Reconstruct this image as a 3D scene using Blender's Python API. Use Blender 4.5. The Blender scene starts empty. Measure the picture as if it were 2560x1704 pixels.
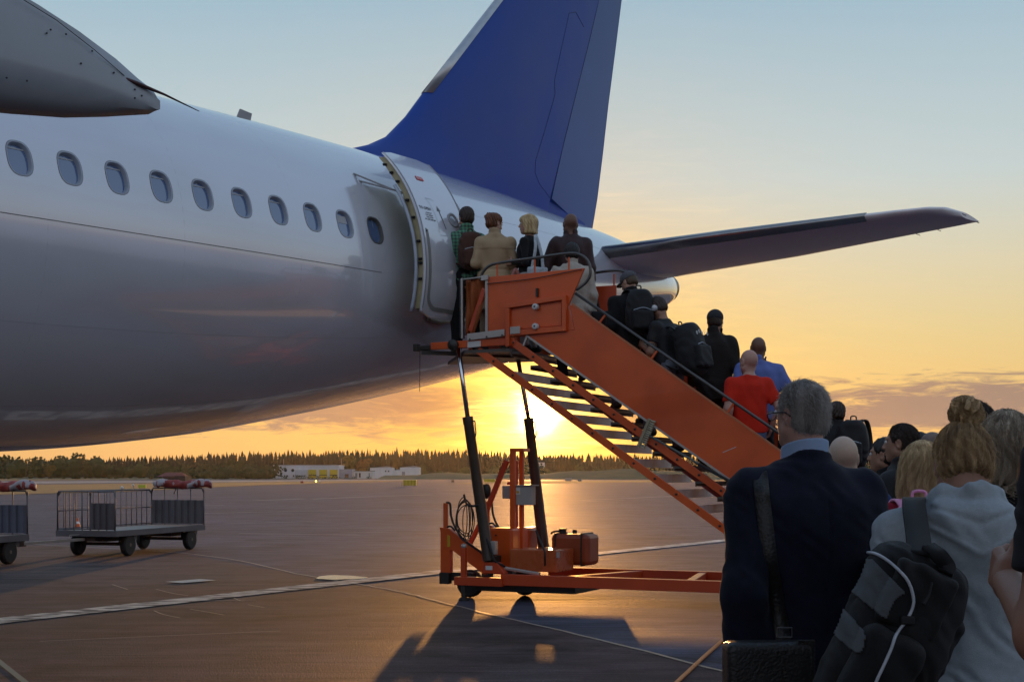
import bpy, bmesh, math, random
import numpy as np
from mathutils import Vector, Matrix
random.seed(7)
SC = bpy.context.scene
COL = SC.collection
R = math.radians
F, CX, HY, CH = 3555.56, 1280.0, 1185.0, 1.5     # focal length in photo pixels, camera height
def at(px, py, D):            # a point seen at a photo pixel, D metres away
    return Vector(((px-CX)/F*D, D, CH+(HY-py)/F*D))
def gp(px, py):               # the ground point under a photo pixel
    D = CH*F/(py-HY)
    return Vector(((px-CX)/F*D, D, 0))
# ---------------- names and tags
def tag(o, label=None, cat=None, group=None, kind=None):
    if label: o['label'] = label
    if cat: o['category'] = cat
    if group: o['group'] = group
    if kind: o['kind'] = kind
    return o
def empty(name, loc=(0, 0, 0), rz=0.0, label=None, cat=None, group=None):
    o = bpy.data.objects.new(name, None); COL.objects.link(o)
    o.location = loc; o.rotation_euler = (0, 0, rz); o.empty_display_size = .1
    return tag(o, label, cat, group)
def link(name, me, mats, parent=None, smooth=False):
    o = bpy.data.objects.new(name, me); COL.objects.link(o)
    for m in (mats if isinstance(mats, (list, tuple)) else [mats]): me.materials.append(m)
    if smooth and len(me.polygons): me.polygons.foreach_set('use_smooth', [True]*len(me.polygons))
    if parent: o.parent = parent
    return o
# ---------------- mesh builder
class MB:
    def __init__(s): s.v = []; s.f = []; s.m = []
    def add(s, vs, fs, mi=0):
        n = len(s.v); s.v += [tuple(v) for v in vs]; s.f += [tuple(i+n for i in f) for f in fs]; s.m += [mi]*len(fs); return s
    def box(s, c, d, M=None, mi=0):
        x, y, z = d[0]/2, d[1]/2, d[2]/2
        vs = [Vector((i*x, j*y, k*z)) for k in (-1, 1) for j in (-1, 1) for i in (-1, 1)]
        if M is not None: vs = [M @ v for v in vs]
        vs = [v+Vector(c) for v in vs]
        return s.add(vs, [(0, 2, 3, 1), (4, 5, 7, 6), (0, 1, 5, 4), (2, 6, 7, 3), (1, 3, 7, 5), (0, 4, 6, 2)], mi)
    def bar(s, a, b, w, h, up=(0, 0, 1), mi=0):     # square bar from a to b
        a, b = Vector(a), Vector(b); d = (b-a); L = d.length; d.normalize()
        x = d.cross(Vector(up))
        if x.length < 1e-4: x = d.cross(Vector((1, 0, 0)))
        x.normalize(); z = x.cross(d)
        M = Matrix((x, d, z)).transposed()
        return s.box((a+b)/2, (w, L, h), M, mi)
    def tube(s, pts, r, n=10, cap=True, mi=0):
        pts = [Vector(p) for p in pts]; rs = r if isinstance(r, (list, tuple)) else [r]*len(pts)
        vs = []; fs = []; x = None
        for i, p in enumerate(pts):
            d = (pts[min(i+1, len(pts)-1)]-pts[max(i-1, 0)]).normalized()
            if x is None:
                x = d.cross(Vector((0, 0, 1)))
                if x.length < .05: x = d.cross(Vector((1, 0, 0)))
            else: x = x-d*x.dot(d)
            x.normalize(); y = d.cross(x)
            for k in range(n):
                a = 2*math.pi*k/n; vs.append(p+(x*math.cos(a)+y*math.sin(a))*rs[i])
        for i in range(len(pts)-1):
            for k in range(n): fs.append((i*n+k, i*n+(k+1) % n, (i+1)*n+(k+1) % n, (i+1)*n+k))
        if cap: fs += [tuple(range(n))[::-1], tuple(range((len(pts)-1)*n, len(pts)*n))]
        return s.add(vs, fs, mi)
    def lathe(s, prof, M=None, n=24, mi=0):           # prof: (r, z)
        vs = []; fs = []
        for r, z in prof:
            for k in range(n):
                a = 2*math.pi*k/n; v = Vector((r*math.cos(a), r*math.sin(a), z)); vs.append(M @ v if M is not None else v)
        for i in range(len(prof)-1):
            for k in range(n): fs.append((i*n+k, i*n+(k+1) % n, (i+1)*n+(k+1) % n, (i+1)*n+k))
        fs += [tuple(range(n))[::-1], tuple(range((len(prof)-1)*n, len(prof)*n))]
        return s.add(vs, fs, mi)
    def prism(s, poly, off, mi=0):                    # polygon (3-D points) extruded by vector off
        off = Vector(off); n = len(poly); vs = [Vector(p) for p in poly]+[Vector(p)+off for p in poly]
        fs = [tuple(range(n)), tuple(range(2*n-1, n-1, -1))]+[(i, n+i, n+(i+1) % n, (i+1) % n) for i in range(n)]
        return s.add(vs, fs, mi)
    def build(s, name, mats, parent=None, smooth=False, bevel=0, auto=False):
        me = bpy.data.meshes.new(name); me.from_pydata(s.v, [], s.f); me.update()
        me.polygons.foreach_set('material_index', s.m)
        bm = bmesh.new(); bm.from_mesh(me); bmesh.ops.recalc_face_normals(bm, faces=bm.faces); bm.to_mesh(me); bm.free()
        o = link(name, me, mats, parent, smooth or auto)
        if auto:
            md = o.modifiers.new('split', 'EDGE_SPLIT'); md.split_angle = R(38)
        if bevel:
            md = o.modifiers.new('bevel', 'BEVEL'); md.width = bevel; md.segments = 2; md.limit_method = 'ANGLE'; md.angle_limit = R(50)
        return o
def arc(pts, n=8):                                     # Catmull-Rom through points
    P = [Vector(p) for p in pts]; out = []
    for i in range(len(P)-1):
        p0 = P[max(i-1, 0)]; p1 = P[i]; p2 = P[i+1]; p3 = P[min(i+2, len(P)-1)]
        for k in range(n):
            t = k/n; out.append(.5*((2*p1)+(p2-p0)*t+(2*p0-5*p1+4*p2-p3)*t*t+(3*p1-p0-3*p2+p3)*t**3))
    out.append(P[-1]); return out
# ---------------- materials
def lin(c): return tuple(((x/12.92) if x <= .04045 else ((x+.055)/1.055)**2.4) for x in c)
MATS = {}
def mat(name, col, rough=.6, metal=0., var=.12, scale=6., bump=0., bscale=80., coat=0., spec=.5, stretch=(1, 1, 1), rvar=.0, sss=0., trans=0., alpha=1., emit=None, col2=None, sheen=0., gen=True, c2t=(.55, .7), chips=None):
    if name in MATS: return MATS[name]
    m = bpy.data.materials.new(name); m.use_nodes = True; nt = m.node_tree; b = nt.nodes['Principled BSDF']
    N, L = nt.nodes.new, nt.links.new
    b.inputs['Roughness'].default_value = rough; b.inputs['Metallic'].default_value = metal
    b.inputs['Coat Weight'].default_value = coat; b.inputs['Coat Roughness'].default_value = .03; b.inputs['Coat IOR'].default_value = 1.5 if coat < 1 else 1.85
    b.inputs['Specular IOR Level'].default_value = spec
    if sss: b.inputs['Subsurface Weight'].default_value = sss; b.inputs['Subsurface Radius'].default_value = (.012, .005, .003); b.inputs['Subsurface Scale'].default_value = 1.
    if sheen: b.inputs['Sheen Weight'].default_value = sheen
    if trans: b.inputs['Transmission Weight'].default_value = trans
    if alpha < 1: b.inputs['Alpha'].default_value = alpha
    if emit: b.inputs['Emission Color'].default_value = (*emit[0], 1); b.inputs['Emission Strength'].default_value = emit[1]
    tc = N('ShaderNodeTexCoord'); mp = N('ShaderNodeMapping'); mp.inputs['Scale'].default_value = stretch
    L(tc.outputs['Object'], mp.inputs[0])
    nz = N('ShaderNodeTexNoise'); nz.inputs['Scale'].default_value = scale; nz.inputs['Detail'].default_value = 6; nz.inputs['Roughness'].default_value = .62
    L(mp.outputs[0], nz.inputs[0])
    rp = N('ShaderNodeValToRGB'); rp.color_ramp.elements[0].position = .28; rp.color_ramp.elements[1].position = .72
    rp.color_ramp.elements[0].color = (*[max(0, c*(1-var)) for c in col], 1); rp.color_ramp.elements[1].color = (*[min(1, c*(1+var)) for c in col], 1)
    L(nz.outputs[0], rp.inputs[0]); src = rp.outputs[0]
    if col2:
        n2 = N('ShaderNodeTexNoise'); n2.inputs['Scale'].default_value = scale*.55; n2.inputs['Detail'].default_value = 9; L(mp.outputs[0], n2.inputs[0])
        r2 = N('ShaderNodeValToRGB'); r2.color_ramp.elements[0].position = c2t[0]; r2.color_ramp.elements[1].position = c2t[1]
        L(n2.outputs[0], r2.inputs[0]); mx = N('ShaderNodeMix'); mx.data_type = 'RGBA'; L(r2.outputs[0], mx.inputs[0]); L(src, mx.inputs[6]); mx.inputs[7].default_value = (*col2, 1); src = mx.outputs[2]
    if chips:
        for sc_, st_, th_, c_ in chips:
            m9 = N('ShaderNodeMapping'); m9.inputs['Scale'].default_value = st_; L(tc.outputs['Object'], m9.inputs[0]); n9 = N('ShaderNodeTexNoise'); n9.inputs['Scale'].default_value = sc_; n9.inputs['Detail'].default_value = 12; n9.inputs['Roughness'].default_value = .7; L(m9.outputs[0], n9.inputs[0])
            r9 = N('ShaderNodeValToRGB'); r9.color_ramp.elements[0].position = th_; r9.color_ramp.elements[1].position = th_+.03; L(n9.outputs[0], r9.inputs[0]); x9 = N('ShaderNodeMix'); x9.data_type = 'RGBA'; L(r9.outputs[0], x9.inputs[0]); L(src, x9.inputs[6]); x9.inputs[7].default_value = (*c_, 1); src = x9.outputs[2]
    L(src, b.inputs['Base Color'])
    if rvar:
        mr = N('ShaderNodeMapRange'); mr.inputs[1].default_value = .3; mr.inputs[2].default_value = .7; mr.inputs[3].default_value = max(.02, rough-rvar); mr.inputs[4].default_value = min(1, rough+rvar)
        L(nz.outputs[0], mr.inputs[0]); L(mr.outputs[0], b.inputs['Roughness'])
    if bump:
        n3 = N('ShaderNodeTexNoise'); n3.inputs['Scale'].default_value = bscale; n3.inputs['Detail'].default_value = 4; L(tc.outputs['Object'], n3.inputs[0])
        bp = N('ShaderNodeBump'); bp.inputs['Strength'].default_value = bump; bp.inputs['Distance'].default_value = .01; L(n3.outputs[0], bp.inputs['Height']); L(bp.outputs[0], b.inputs['Normal'])
    MATS[name] = m; return m
# ================= sky, sun, camera =================
SUN_AZ, SUN_EL = R(1.05), R(2.35)
W = bpy.data.worlds.new("World"); SC.world = W; W.use_nodes = True
nt = W.node_tree; N, L = nt.nodes.new, nt.links.new
bg = nt.nodes['Background']
sk = N('ShaderNodeTexSky'); sk.sky_type = 'NISHITA'; sk.sun_disc = False; sk.sun_elevation = SUN_EL; sk.sun_rotation = SUN_AZ
tc = N('ShaderNodeTexCoord'); sp = N('ShaderNodeSeparateXYZ'); L(tc.outputs['Generated'], sp.inputs[0])
def mth(op, a, b=None, c=None, clamp=False):
    n = N('ShaderNodeMath'); n.operation = op; n.use_clamp = clamp
    for i, x in enumerate((a, b, c)):
        if x is None: continue
        if isinstance(x, (int, float)): n.inputs[i].default_value = x
        else: L(x, n.inputs[i])
    return n.outputs[0]
def ramp(fac, els, interp='LINEAR'):
    n = N('ShaderNodeValToRGB'); cr = n.color_ramp; cr.interpolation = interp
    while len(cr.elements) < len(els): cr.elements.new(.5)
    for e, (p, c) in zip(cr.elements, els):
        e.position = p; e.color = (*c, 1) if len(c) == 3 else c
    L(fac, n.inputs[0]); return n.outputs[0]
def mixc(f, a, b, mode='MIX'):
    n = N('ShaderNodeMix'); n.data_type = 'RGBA'; n.blend_type = mode; n.clamp_result = False
    if isinstance(f, (int, float)): n.inputs[0].default_value = f
    else: L(f, n.inputs[0])
    for k, x in ((6, a), (7, b)):
        if isinstance(x, tuple): n.inputs[k].default_value = (*x, 1)
        else: L(x, n.inputs[k])
    return n.outputs[2]
x, y, z = sp.outputs
el = mth('MULTIPLY', mth('ARCSINE', z), 180/math.pi)            # degrees
az = mth('MULTIPLY', mth('ARCTAN2', x, y), 180/math.pi)
daz = mth('ABSOLUTE', mth('SUBTRACT', az, math.degrees(SUN_AZ)))
e90 = mth('DIVIDE', el, 90., clamp=True)
g = lambda *c: lin(tuple(v/255 for v in c))
sunside = ramp(e90, [(0, g(238, 184, 120)), (3/90, g(240, 198, 124)), (5.5/90, g(232, 209, 150)), (8/90, g(224, 214, 180)), (11.5/90, g(200, 214, 214)), (18.5/90, g(160, 192, 210)), (30/90, g(150, 178, 205)), (55/90, g(140, 165, 196)), (1, g(120, 145, 182))])
anti = ramp(e90, [(0, g(92, 88, 104)), (8/90, g(170, 160, 160)), (14/90, g(205, 206, 212)), (30/90, g(182, 198, 220)), (60/90, g(150, 172, 202)), (1, g(120, 145, 182))])
cz = mth('COSINE', mth('MULTIPLY', daz, math.pi/180))
fs = mth('POWER', mth('MULTIPLY_ADD', cz, .5, .5, clamp=True), 1.6)
base = mixc(fs, anti, sunside)
base = mixc(.08, base, mixc(1., sk.outputs[0], (.1, .1, .1), 'MULTIPLY'))
# glow round the sun
sd = (math.sin(SUN_AZ)*math.cos(SUN_EL), math.cos(SUN_AZ)*math.cos(SUN_EL), math.sin(SUN_EL))
dp = N('ShaderNodeVectorMath'); dp.operation = 'DOT_PRODUCT'; L(tc.outputs['Generated'], dp.inputs[0]); dp.inputs[1].default_value = sd
ang = mth('MULTIPLY', mth('ARCCOSINE', mth('MINIMUM', dp.outputs['Value'], 1.)), 180/math.pi)
def expg(w, p=1.): return mth('EXPONENT', mth('MULTIPLY', mth('POWER', mth('DIVIDE', ang, w), p), -1.))
# clouds: long flat bands low over the horizon
cv = N('ShaderNodeCombineXYZ'); L(mth('MULTIPLY', az, .055), cv.inputs[0]); L(mth('MULTIPLY', el, .42), cv.inputs[1])
n1 = N('ShaderNodeTexNoise'); n1.inputs['Scale'].default_value = 1.45; n1.inputs['Detail'].default_value = 8; n1.inputs['Roughness'].default_value = .55; n1.inputs['Distortion'].default_value = .4
L(cv.outputs[0], n1.inputs[0])
n2 = N('ShaderNodeTexNoise'); n2.inputs['Scale'].default_value = 6.; n2.inputs['Detail'].default_value = 6; n2.inputs['Roughness'].default_value = .65; n2.inputs['Distortion'].default_value = .9
L(cv.outputs[0], n2.inputs[0])
# the solid band seen left and right of the stairs (2.0 - 3.6 deg) and thin ones above it
bandc = mth('SUBTRACT', 1., mth('DIVIDE', mth('ABSOLUTE', mth('SUBTRACT', el, mth('MULTIPLY_ADD', n1.outputs[0], 2.2, 1.55))), .95))
lowm = ramp(mth('DIVIDE', el, 10., clamp=True), [(0, (.9, .9, .9)), (.33, (1,)*3), (.5, (.5,)*3), (.62, (.0,)*3)])
cl = mth('ADD', mth('MULTIPLY', bandc, .72), mth('MULTIPLY', mth('SUBTRACT', n2.outputs[0], .46), 2.6))
cl = mth('MULTIPLY', mth('MULTIPLY', cl, 2.3, clamp=True), lowm)
cl = mth('MULTIPLY', cl, mth('SUBTRACT', 1., mth('MULTIPLY', expg(2.0, 2.), .4)))
ccol = mixc(expg(6.), g(150, 128, 122), g(206, 106, 32))
base1 = mixc(mth('MULTIPLY', expg(6.5, 1.5), .85), base, g(250, 180, 52))
warm = mixc(mth('MULTIPLY', cl, .88), base1, ccol)
wisp = mth('POWER', mth('MULTIPLY', mth('SUBTRACT', n2.outputs[0], .34), 2.2, clamp=True), 2.)
glow = mixc(1., mixc(1., (1., .56, .06), expg(3.2), 'MULTIPLY'), mth('MULTIPLY_ADD', wisp, 2.6, .28), 'MULTIPLY')
core = mixc(1., (9., 5.8, 1.5), mth('ADD', mth('MULTIPLY', expg(1.35, 1.3), mth('MULTIPLY_ADD', wisp, 1.2, .45)), mth('MULTIPLY', expg(.48, 2.), 4.5)), 'MULTIPLY')
sky = mixc(1., mixc(1., warm, glow, 'ADD'), core, 'ADD')
# the cloud bank behind the viewer with a pink rim (mirrored in the white fuselage)
n4 = N('ShaderNodeTexNoise'); n4.inputs['Scale'].default_value = .75; n4.inputs['Detail'].default_value = 7; n4.inputs['Roughness'].default_value = .5; L(cv.outputs[0], n4.inputs[0])
edge = mth('SUBTRACT', mth('MULTIPLY_ADD', n4.outputs[0], 3.4, 6.6), el)      # >0 inside the bank
ebank = mth('MULTIPLY', mth('MULTIPLY', edge, 1.6, clamp=True), mth('MULTIPLY', mth('SUBTRACT', daz, 34.), .05, clamp=True))
bcol = ramp(mth('DIVIDE', edge, 9., clamp=True), [(0, g(196, 158, 152)), (.12, g(140, 128, 142)), (.3, g(128, 134, 156)), (.62, g(122, 126, 144)), (1, g(108, 104, 116))])
sky = mixc(ebank, sky, bcol)
below = mth('MULTIPLY', mth('SUBTRACT', -.05, el), 8., clamp=True)
sky = mixc(below, sky, g(92, 82, 82))
L(sky, bg.inputs[0]); bg.inputs[1].default_value = 1.0
W.cycles.sampling_method = 'MANUAL'; W.cycles.sample_map_resolution = 1024
sun = bpy.data.lights.new('sun', 'SUN'); sun.energy = 3.0; sun.angle = R(.6); sun.color = (1., .45, .12)
so = bpy.data.objects.new('sun', sun); COL.objects.link(so); so.rotation_euler = Vector(sd).to_track_quat('Z', 'Y').to_euler(); so.location = (8, 300, 40)
cam = bpy.data.cameras.new('camera'); co = bpy.data.objects.new('camera', cam); COL.objects.link(co); SC.camera = co
cam.lens = 50; cam.sensor_width = 36; cam.shift_y = (HY-852)/2560; cam.clip_start = .1; cam.clip_end = 6000
co.location = (0, 0, CH); co.rotation_euler = (R(90), 0, 0)
SC.view_settings.view_transform = 'Standard'; SC.view_settings.look = 'None'; SC.view_settings.exposure = 0; SC.view_settings.gamma = 1
SC.cycles.use_denoising = True; SC.cycles.max_bounces = 6; SC.cycles.transparent_max_bounces = 8
SC.cycles.sample_clamp_indirect = 6; SC.cycles.caustics_reflective = False; SC.cycles.caustics_refractive = False
# ================= ground =================
def ground_mat():
    m = bpy.data.materials.new('worn_asphalt'); m.use_nodes = True; nt = m.node_tree; N, L = nt.nodes.new, nt.links.new; b = nt.nodes['Principled BSDF']
    tc = N('ShaderNodeTexCoord')
    def nz(scale, det=6, st=(1, 1, 1), rot=0., dist=0., rough=.6):
        mp = N('ShaderNodeMapping'); mp.inputs['Scale'].default_value = st; mp.inputs['Rotation'].default_value = (0, 0, rot); L(tc.outputs['Object'], mp.inputs[0])
        n = N('ShaderNodeTexNoise'); n.inputs['Scale'].default_value = scale; n.inputs['Detail'].default_value = det; n.inputs['Roughness'].default_value = rough; n.inputs['Distortion'].default_value = dist
        L(mp.outputs[0], n.inputs[0]); return n.outputs[0]
    def rp(f, els):
        n = N('ShaderNodeValToRGB'); cr = n.color_ramp
        while len(cr.elements) < len(els): cr.elements.new(.5)
        for e, (p, c) in zip(cr.elements, els): e.position = p; e.color = (*c, 1)
        L(f, n.inputs[0]); return n.outputs[0]
    def mx(f, a, c, mode='MIX'):
        n = N('ShaderNodeMix'); n.data_type = 'RGBA'; n.blend_type = mode
        if isinstance(f, float): n.inputs[0].default_value = f
        else: L(f, n.inputs[0])
        for k, x in ((6, a), (7, c)):
            if isinstance(x, tuple): n.inputs[k].default_value = (*x, 1)
            else: L(x, n.inputs[k])
        return n.outputs[2]
    big = nz(.12, 5); streak = nz(1.0, 6, (.22, 1.6, 1), R(-11), .5); fine = nz(60, 3); mid = nz(2.2, 7, (.5, 1, 1), R(-11))
    c = rp(big, [(.3, (.048, .054, .082)), (.7, (.080, .088, .128))])
    c = mx(.55, c, rp(streak, [(.25, (.72,)*3), (.75, (1.15,)*3)]), 'MULTIPLY')
    c = mx(.85, c, rp(mid, [(.3, (.4,)*3), (.72, (1.45,)*3)]), 'MULTIPLY')
    c = mx(.5, c, rp(fine, [(.3, (.35,)*3), (.7, (1.7,)*3)]), 'MULTIPLY')
    scr = nz(5., 5, (.10, 3., 1), R(-13), 1.2, .7); c = mx(.9, c, rp(scr, [(.32, (.45,)*3), (.5, (1.,)*3), (.68, (1.35,)*3)]), 'MULTIPLY')
    blot = nz(.45, 8, (1, 1, 1), 0., .8, .7); c = mx(.9, c, rp(blot, [(.36, (.5,)*3), (.46, (1.,)*3), (.7, (1.25,)*3)]), 'MULTIPLY')
    # cracks with light sealing
    v = N('ShaderNodeTexVoronoi'); v.feature = 'DISTANCE_TO_EDGE'; v.inputs['Scale'].default_value = .22
    mpv = N('ShaderNodeMapping'); mpv.inputs['Rotation'].default_value = (0, 0, R(32)); L(tc.outputs['Object'], mpv.inputs[0]); 
    nd = N('ShaderNodeTexNoise'); nd.inputs['Scale'].default_value = .9; nd.inputs['Detail'].default_value = 6; L(mpv.outputs[0], nd.inputs[0])
    av = N('ShaderNodeMixRGB'); av.blend_type = 'ADD'; av.inputs[0].default_value = 1.6; L(mpv.outputs[0], av.inputs[1]); L(nd.outputs[1], av.inputs[2]); L(av.outputs[0], v.inputs[0])
    crk = rp(v.outputs['Distance'], [(0., (1, 1, 1)), (.006, (0, 0, 0))]); gate = rp(nz(.5, 3), [(.55, (0, 0, 0)), (.6, (1, 1, 1))]); cm = mx(1., crk, gate, 'MULTIPLY')
    c = mx(cm, c, (.02, .019, .02))
    L(c, b.inputs['Base Color'])
    mr = N('ShaderNodeMapRange'); mr.inputs[1].default_value = .3; mr.inputs[2].default_value = .7; mr.inputs[3].default_value = .60; mr.inputs[4].default_value = .78; L(streak, mr.inputs[0]); L(mr.outputs[0], b.inputs['Roughness'])
    b.inputs['Specular IOR Level'].default_value = .122
    bp = N('ShaderNodeBump'); bp.inputs['Strength'].default_value = .8; bp.inputs['Distance'].default_value = .015; L(fine, bp.inputs['Height']); L(bp.outputs[0], b.inputs['Normal'])
    return m
GM = ground_mat()
b_ = MB(); nx = 24; b_.add([(-1500, -400, 0), (1500, -400, 0), (1500, 2600, 0), (-1500, 2600, 0)], [(0, 1, 2, 3)])
tag(b_.build('tarmac', GM), kind='structure')
# browner older slab in the lower left, meeting the newer asphalt along a sealed joint
def sheet(name, pts, z, m, kind='structure', **k):
    b_ = MB(); b_.add([(p[0], p[1], z) for p in pts], [tuple(range(len(pts)))]); return tag(b_.build(name, m), kind=kind, **k)
m2 = GM.copy(); m2.name = 'old_brown_asphalt'
for n in m2.node_tree.nodes:
    if n.type == 'VALTORGB' and abs(n.color_ramp.elements[0].color[0]-.048) < .001:
        n.color_ramp.elements[0].color = (.050, .039, .044, 1); n.color_ramp.elements[1].color = (.090, .066, .070, 1)
J = [gp(-900, 1310), gp(-200, 1348), gp(440, 1381), gp(770, 1440), gp(1000, 1478), gp(1150, 1518), gp(1500, 1600), gp(2300, 1800)]
sheet('old_tarmac', [(p.x, p.y) for p in J]+[(9, 2.5), (9, -10), (-40, -10), (-40, J[0].y)], .004, m2)
MLN = mat('worn_white_marking', (.60, .58, .53), rough=.62, spec=.15, var=.3, scale=7, col2=(.085, .08, .085), c2t=(.45, .58), stretch=(.7, 1.5, 1))
MSL = mat('joint_sealant', (.26, .22, .18), rough=.5, spec=.25, var=.3, scale=14)
MLF = mat('faint_marking', (.22, .21, .21), rough=.5, spec=.2, var=.3, scale=2)
def strip(name, pts, w, z, m):
    b_ = MB(); vs = []; fs = []
    P_ = [Vector((p[0], p[1], 0)) for p in pts]
    for i, p in enumerate(P_):
        d = (P_[min(i+1, len(P_)-1)]-P_[max(i-1, 0)]).normalized(); n_ = Vector((-d.y, d.x, 0))*w/2
        vs += [p+n_+Vector((0, 0, z)), p-n_+Vector((0, 0, z))]
    fs = [(2*i, 2*i+1, 2*i+3, 2*i+2) for i in range(len(P_)-1)]
    b_.add(vs, fs); return tag(b_.build(name, m), kind='structure')
a, c = gp(0, 1553), gp(1085, 1432); d = (c-a).normalized()
strip('line_marking', [a-d*6, c+d*1.5], .46, .012, MLN)
a2, c2 = gp(1480, 1385), gp(1820, 1350); d2 = (c2-a2).normalized(); strip('line_marking', [c+d*1.5, a2, c2+d2*20], .42, .012, MLN)
jj = arc([(p.x+random.uniform(-.05, .05), p.y, 0) for p in J[1:]], 10); random.seed(3)
strip('sealed_joint', [(p.x+random.uniform(-.02, .02), p.y+random.uniform(-.02, .02)) for p in jj], .045, .009, MSL)
for pts, w in (([(0, 1700), (30, 1640), (60, 1704)], .03),): pass
strip('sealed_joint', [gp(-120, 1560), gp(60, 1704), gp(160, 1800)], .05, .009, mat('black_sealant', (.012, .011, .012), rough=.4))
for (x0, y0, x1, y1, w) in ((600, 1333, 900, 1337, .1), (150, 1268, 560, 1263, .3), (560, 1309, 780, 1303, .12), (640, 1250, 760, 1246, .5), (780, 1247, 1080, 1236, .4), (450, 1284, 1000, 1273, .25), (1450, 1250, 1700, 1239, .35), (1060, 1275, 1250, 1264, .2), (1450, 1254, 1560, 1250, .3), (1700, 1240, 2000, 1231, .5), (600, 1322, 1100, 1318, .06), (850, 1330, 1200, 1334, .05), (100, 1604, 700, 1578, .02), (380, 1505, 640, 1500, .03), (1110, 1224, 1160, 1224, .5)):
    strip('faint_marking', [gp(x0, y0), gp((x0+x1)/2, (y0+y1)/2+random.uniform(-1, 1)), gp(x1, y1)], w, .0085, MLF)
b_ = MB()
for (pts) in ([(390, 1474), (430, 1484), (470, 1490)], [(585, 1496), (600, 1503), (612, 1504)], [(385, 1528), (410, 1538), (450, 1546)], [(475, 1524), (510, 1530), (560, 1539)], [(620, 1513), (660, 1520)], [(280, 1462), (320, 1475)]):
    strip('crack_filler', arc([gp(*p) for p in pts], 6), .018, .0125, MSL)
# wet patches
def puddle(cx, cy, rx, ry, seed, m, name='puddle'):
    random.seed(seed); pts = []
    for k in range(36):
        a_ = 2*math.pi*k/36; r_ = 1+.10*math.sin(3*a_+seed)+.06*math.sin(7*a_+2*seed)+random.uniform(-.04, .04); q = gp(cx+rx*r_*math.cos(a_), cy+ry*r_*math.sin(a_)); pts.append((q.x, q.y))
    return sheet(name, pts, .016, m)
MWAT = mat('wet_film', (.13, .13, .14), rough=.25, var=.2, spec=.9, scale=30)
puddle(850, 1445, 62, 5.5, 1, MWAT, 'puddle')
q = [gp(413, 1456), gp(500, 1449), gp(542, 1452), gp(455, 1459)]; sheet('repair_patch', [(p.x, p.y) for p in q], .016, mat('pale_patch', (.27, .27, .28), rough=.4, var=.15, scale=12))
# grass strips and distant taxiways
def gr_mat(name, a, c):
    return mat(name, a, rough=.9, var=.35, scale=.25, col2=c, c2t=(.45, .6), bump=.8, bscale=3.)
MG1 = gr_mat('dry_grass', (.115, .085, .025), (.075, .065, .022)); MG2 = gr_mat('green_grass', (.06, .065, .02), (.10, .08, .025))
G = lambda *pp: [(gp(*p).x, gp(*p).y) for p in pp]
sheet('grass', G((-1500, 1262), (0, 1237), (300, 1229), (640, 1213), (1040, 1201.5), (1040, 1200.3), (600, 1205), (0, 1212), (-1500, 1222)), .03, MG1)
sheet('grass', G((1110, 1209.5), (1250, 1208.5), (1500, 1206.5), (1700, 1204), (1950, 1202), (2700, 1203), (2700, 1197), (1950, 1198.), (1700, 1199.5), (1500, 1201), (1250, 1203.5)), .03, MG2)
sheet('grass', G((-3000, 1201), (0, 1200.5), (700, 1197), (1100, 1195), (1700, 1192.5), (3500, 1192), (3500, 1187.2), (-3000, 1187.2)), .03, MG2)
MRW = mat('pale_runway', (.16, .15, .145), rough=.6, var=.1, scale=.1)
sheet('runway', G((-3000, 1212), (0, 1209), (600, 1204), (1040, 1199.6), (1040, 1198), (600, 1200), (0, 1203.), (-3000, 1205)), .02, MRW)
# ================= airliner =================
TH = math.atan2(2566, F); U = Vector((math.sin(TH), math.cos(TH), 0)); NN = Vector((math.cos(TH), -math.sin(TH), 0))
P0 = Vector(((49-CX)/F*13.05, 13.05, 0)); AX = P0-NN*1.99
plane = empty('airliner', (AX.x, AX.y, 0), math.atan2(U.y, U.x), 'white airliner with a blue tail fin parked beside the orange boarding stairs', 'airplane')
# plane space: x = t along the fuselage to the tail, y = to the far side, z up; lateral towards the viewer l = -y
def pl(t, l, z): return Vector((t, -l, z))
MW = mat('white_gloss_paint', (.66, .68, .74), rough=.22, metal=.22, var=.03, scale=1.2, coat=1., rvar=.05, stretch=(.5, 1, 1.5), col2=(.52, .51, .51), c2t=(.5, .95))
MWW = mat('white_wing_paint', (.78, .74, .74), rough=.45, var=.05, scale=2, coat=.1, rvar=.08)
MBL = mat('tail_blue_paint', (.010, .055, .32), rough=.42, spec=.3, var=.06, scale=1.5, coat=.08, rvar=.06)
MBL2 = mat('rudder_blue_paint', (.035, .10, .32), rough=.45, spec=.35, var=.05, scale=1.5, coat=.2)
MGR = mat('grey_trim', (.3, .3, .31), rough=.5)
MDK = mat('dark_seam', (.02, .02, .025), rough=.7)
MAL = mat('bare_aluminium', (.62, .62, .62), rough=.3, metal=.9, var=.06)
MIN = mat('cabin_interior', (.16, .13, .1), rough=.8)
MPANE = mat('window_acrylic', (.06, .12, .27), rough=.04, var=.05, coat=1., spec=.9)
MSH = mat('window_shade', (.42, .43, .45), rough=.6)
MRED = mat('red_lettering', (.62, .03, .03), rough=.5)
MBLK = mat('black_lettering', (.015, .015, .015), rough=.5)
MBEI = mat('door_beige_edge', (.44, .38, .22), rough=.6, var=.15, scale=9)
def ip(x, xs, ys): return float(np.interp(x, xs, ys))
from bisect import bisect
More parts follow.
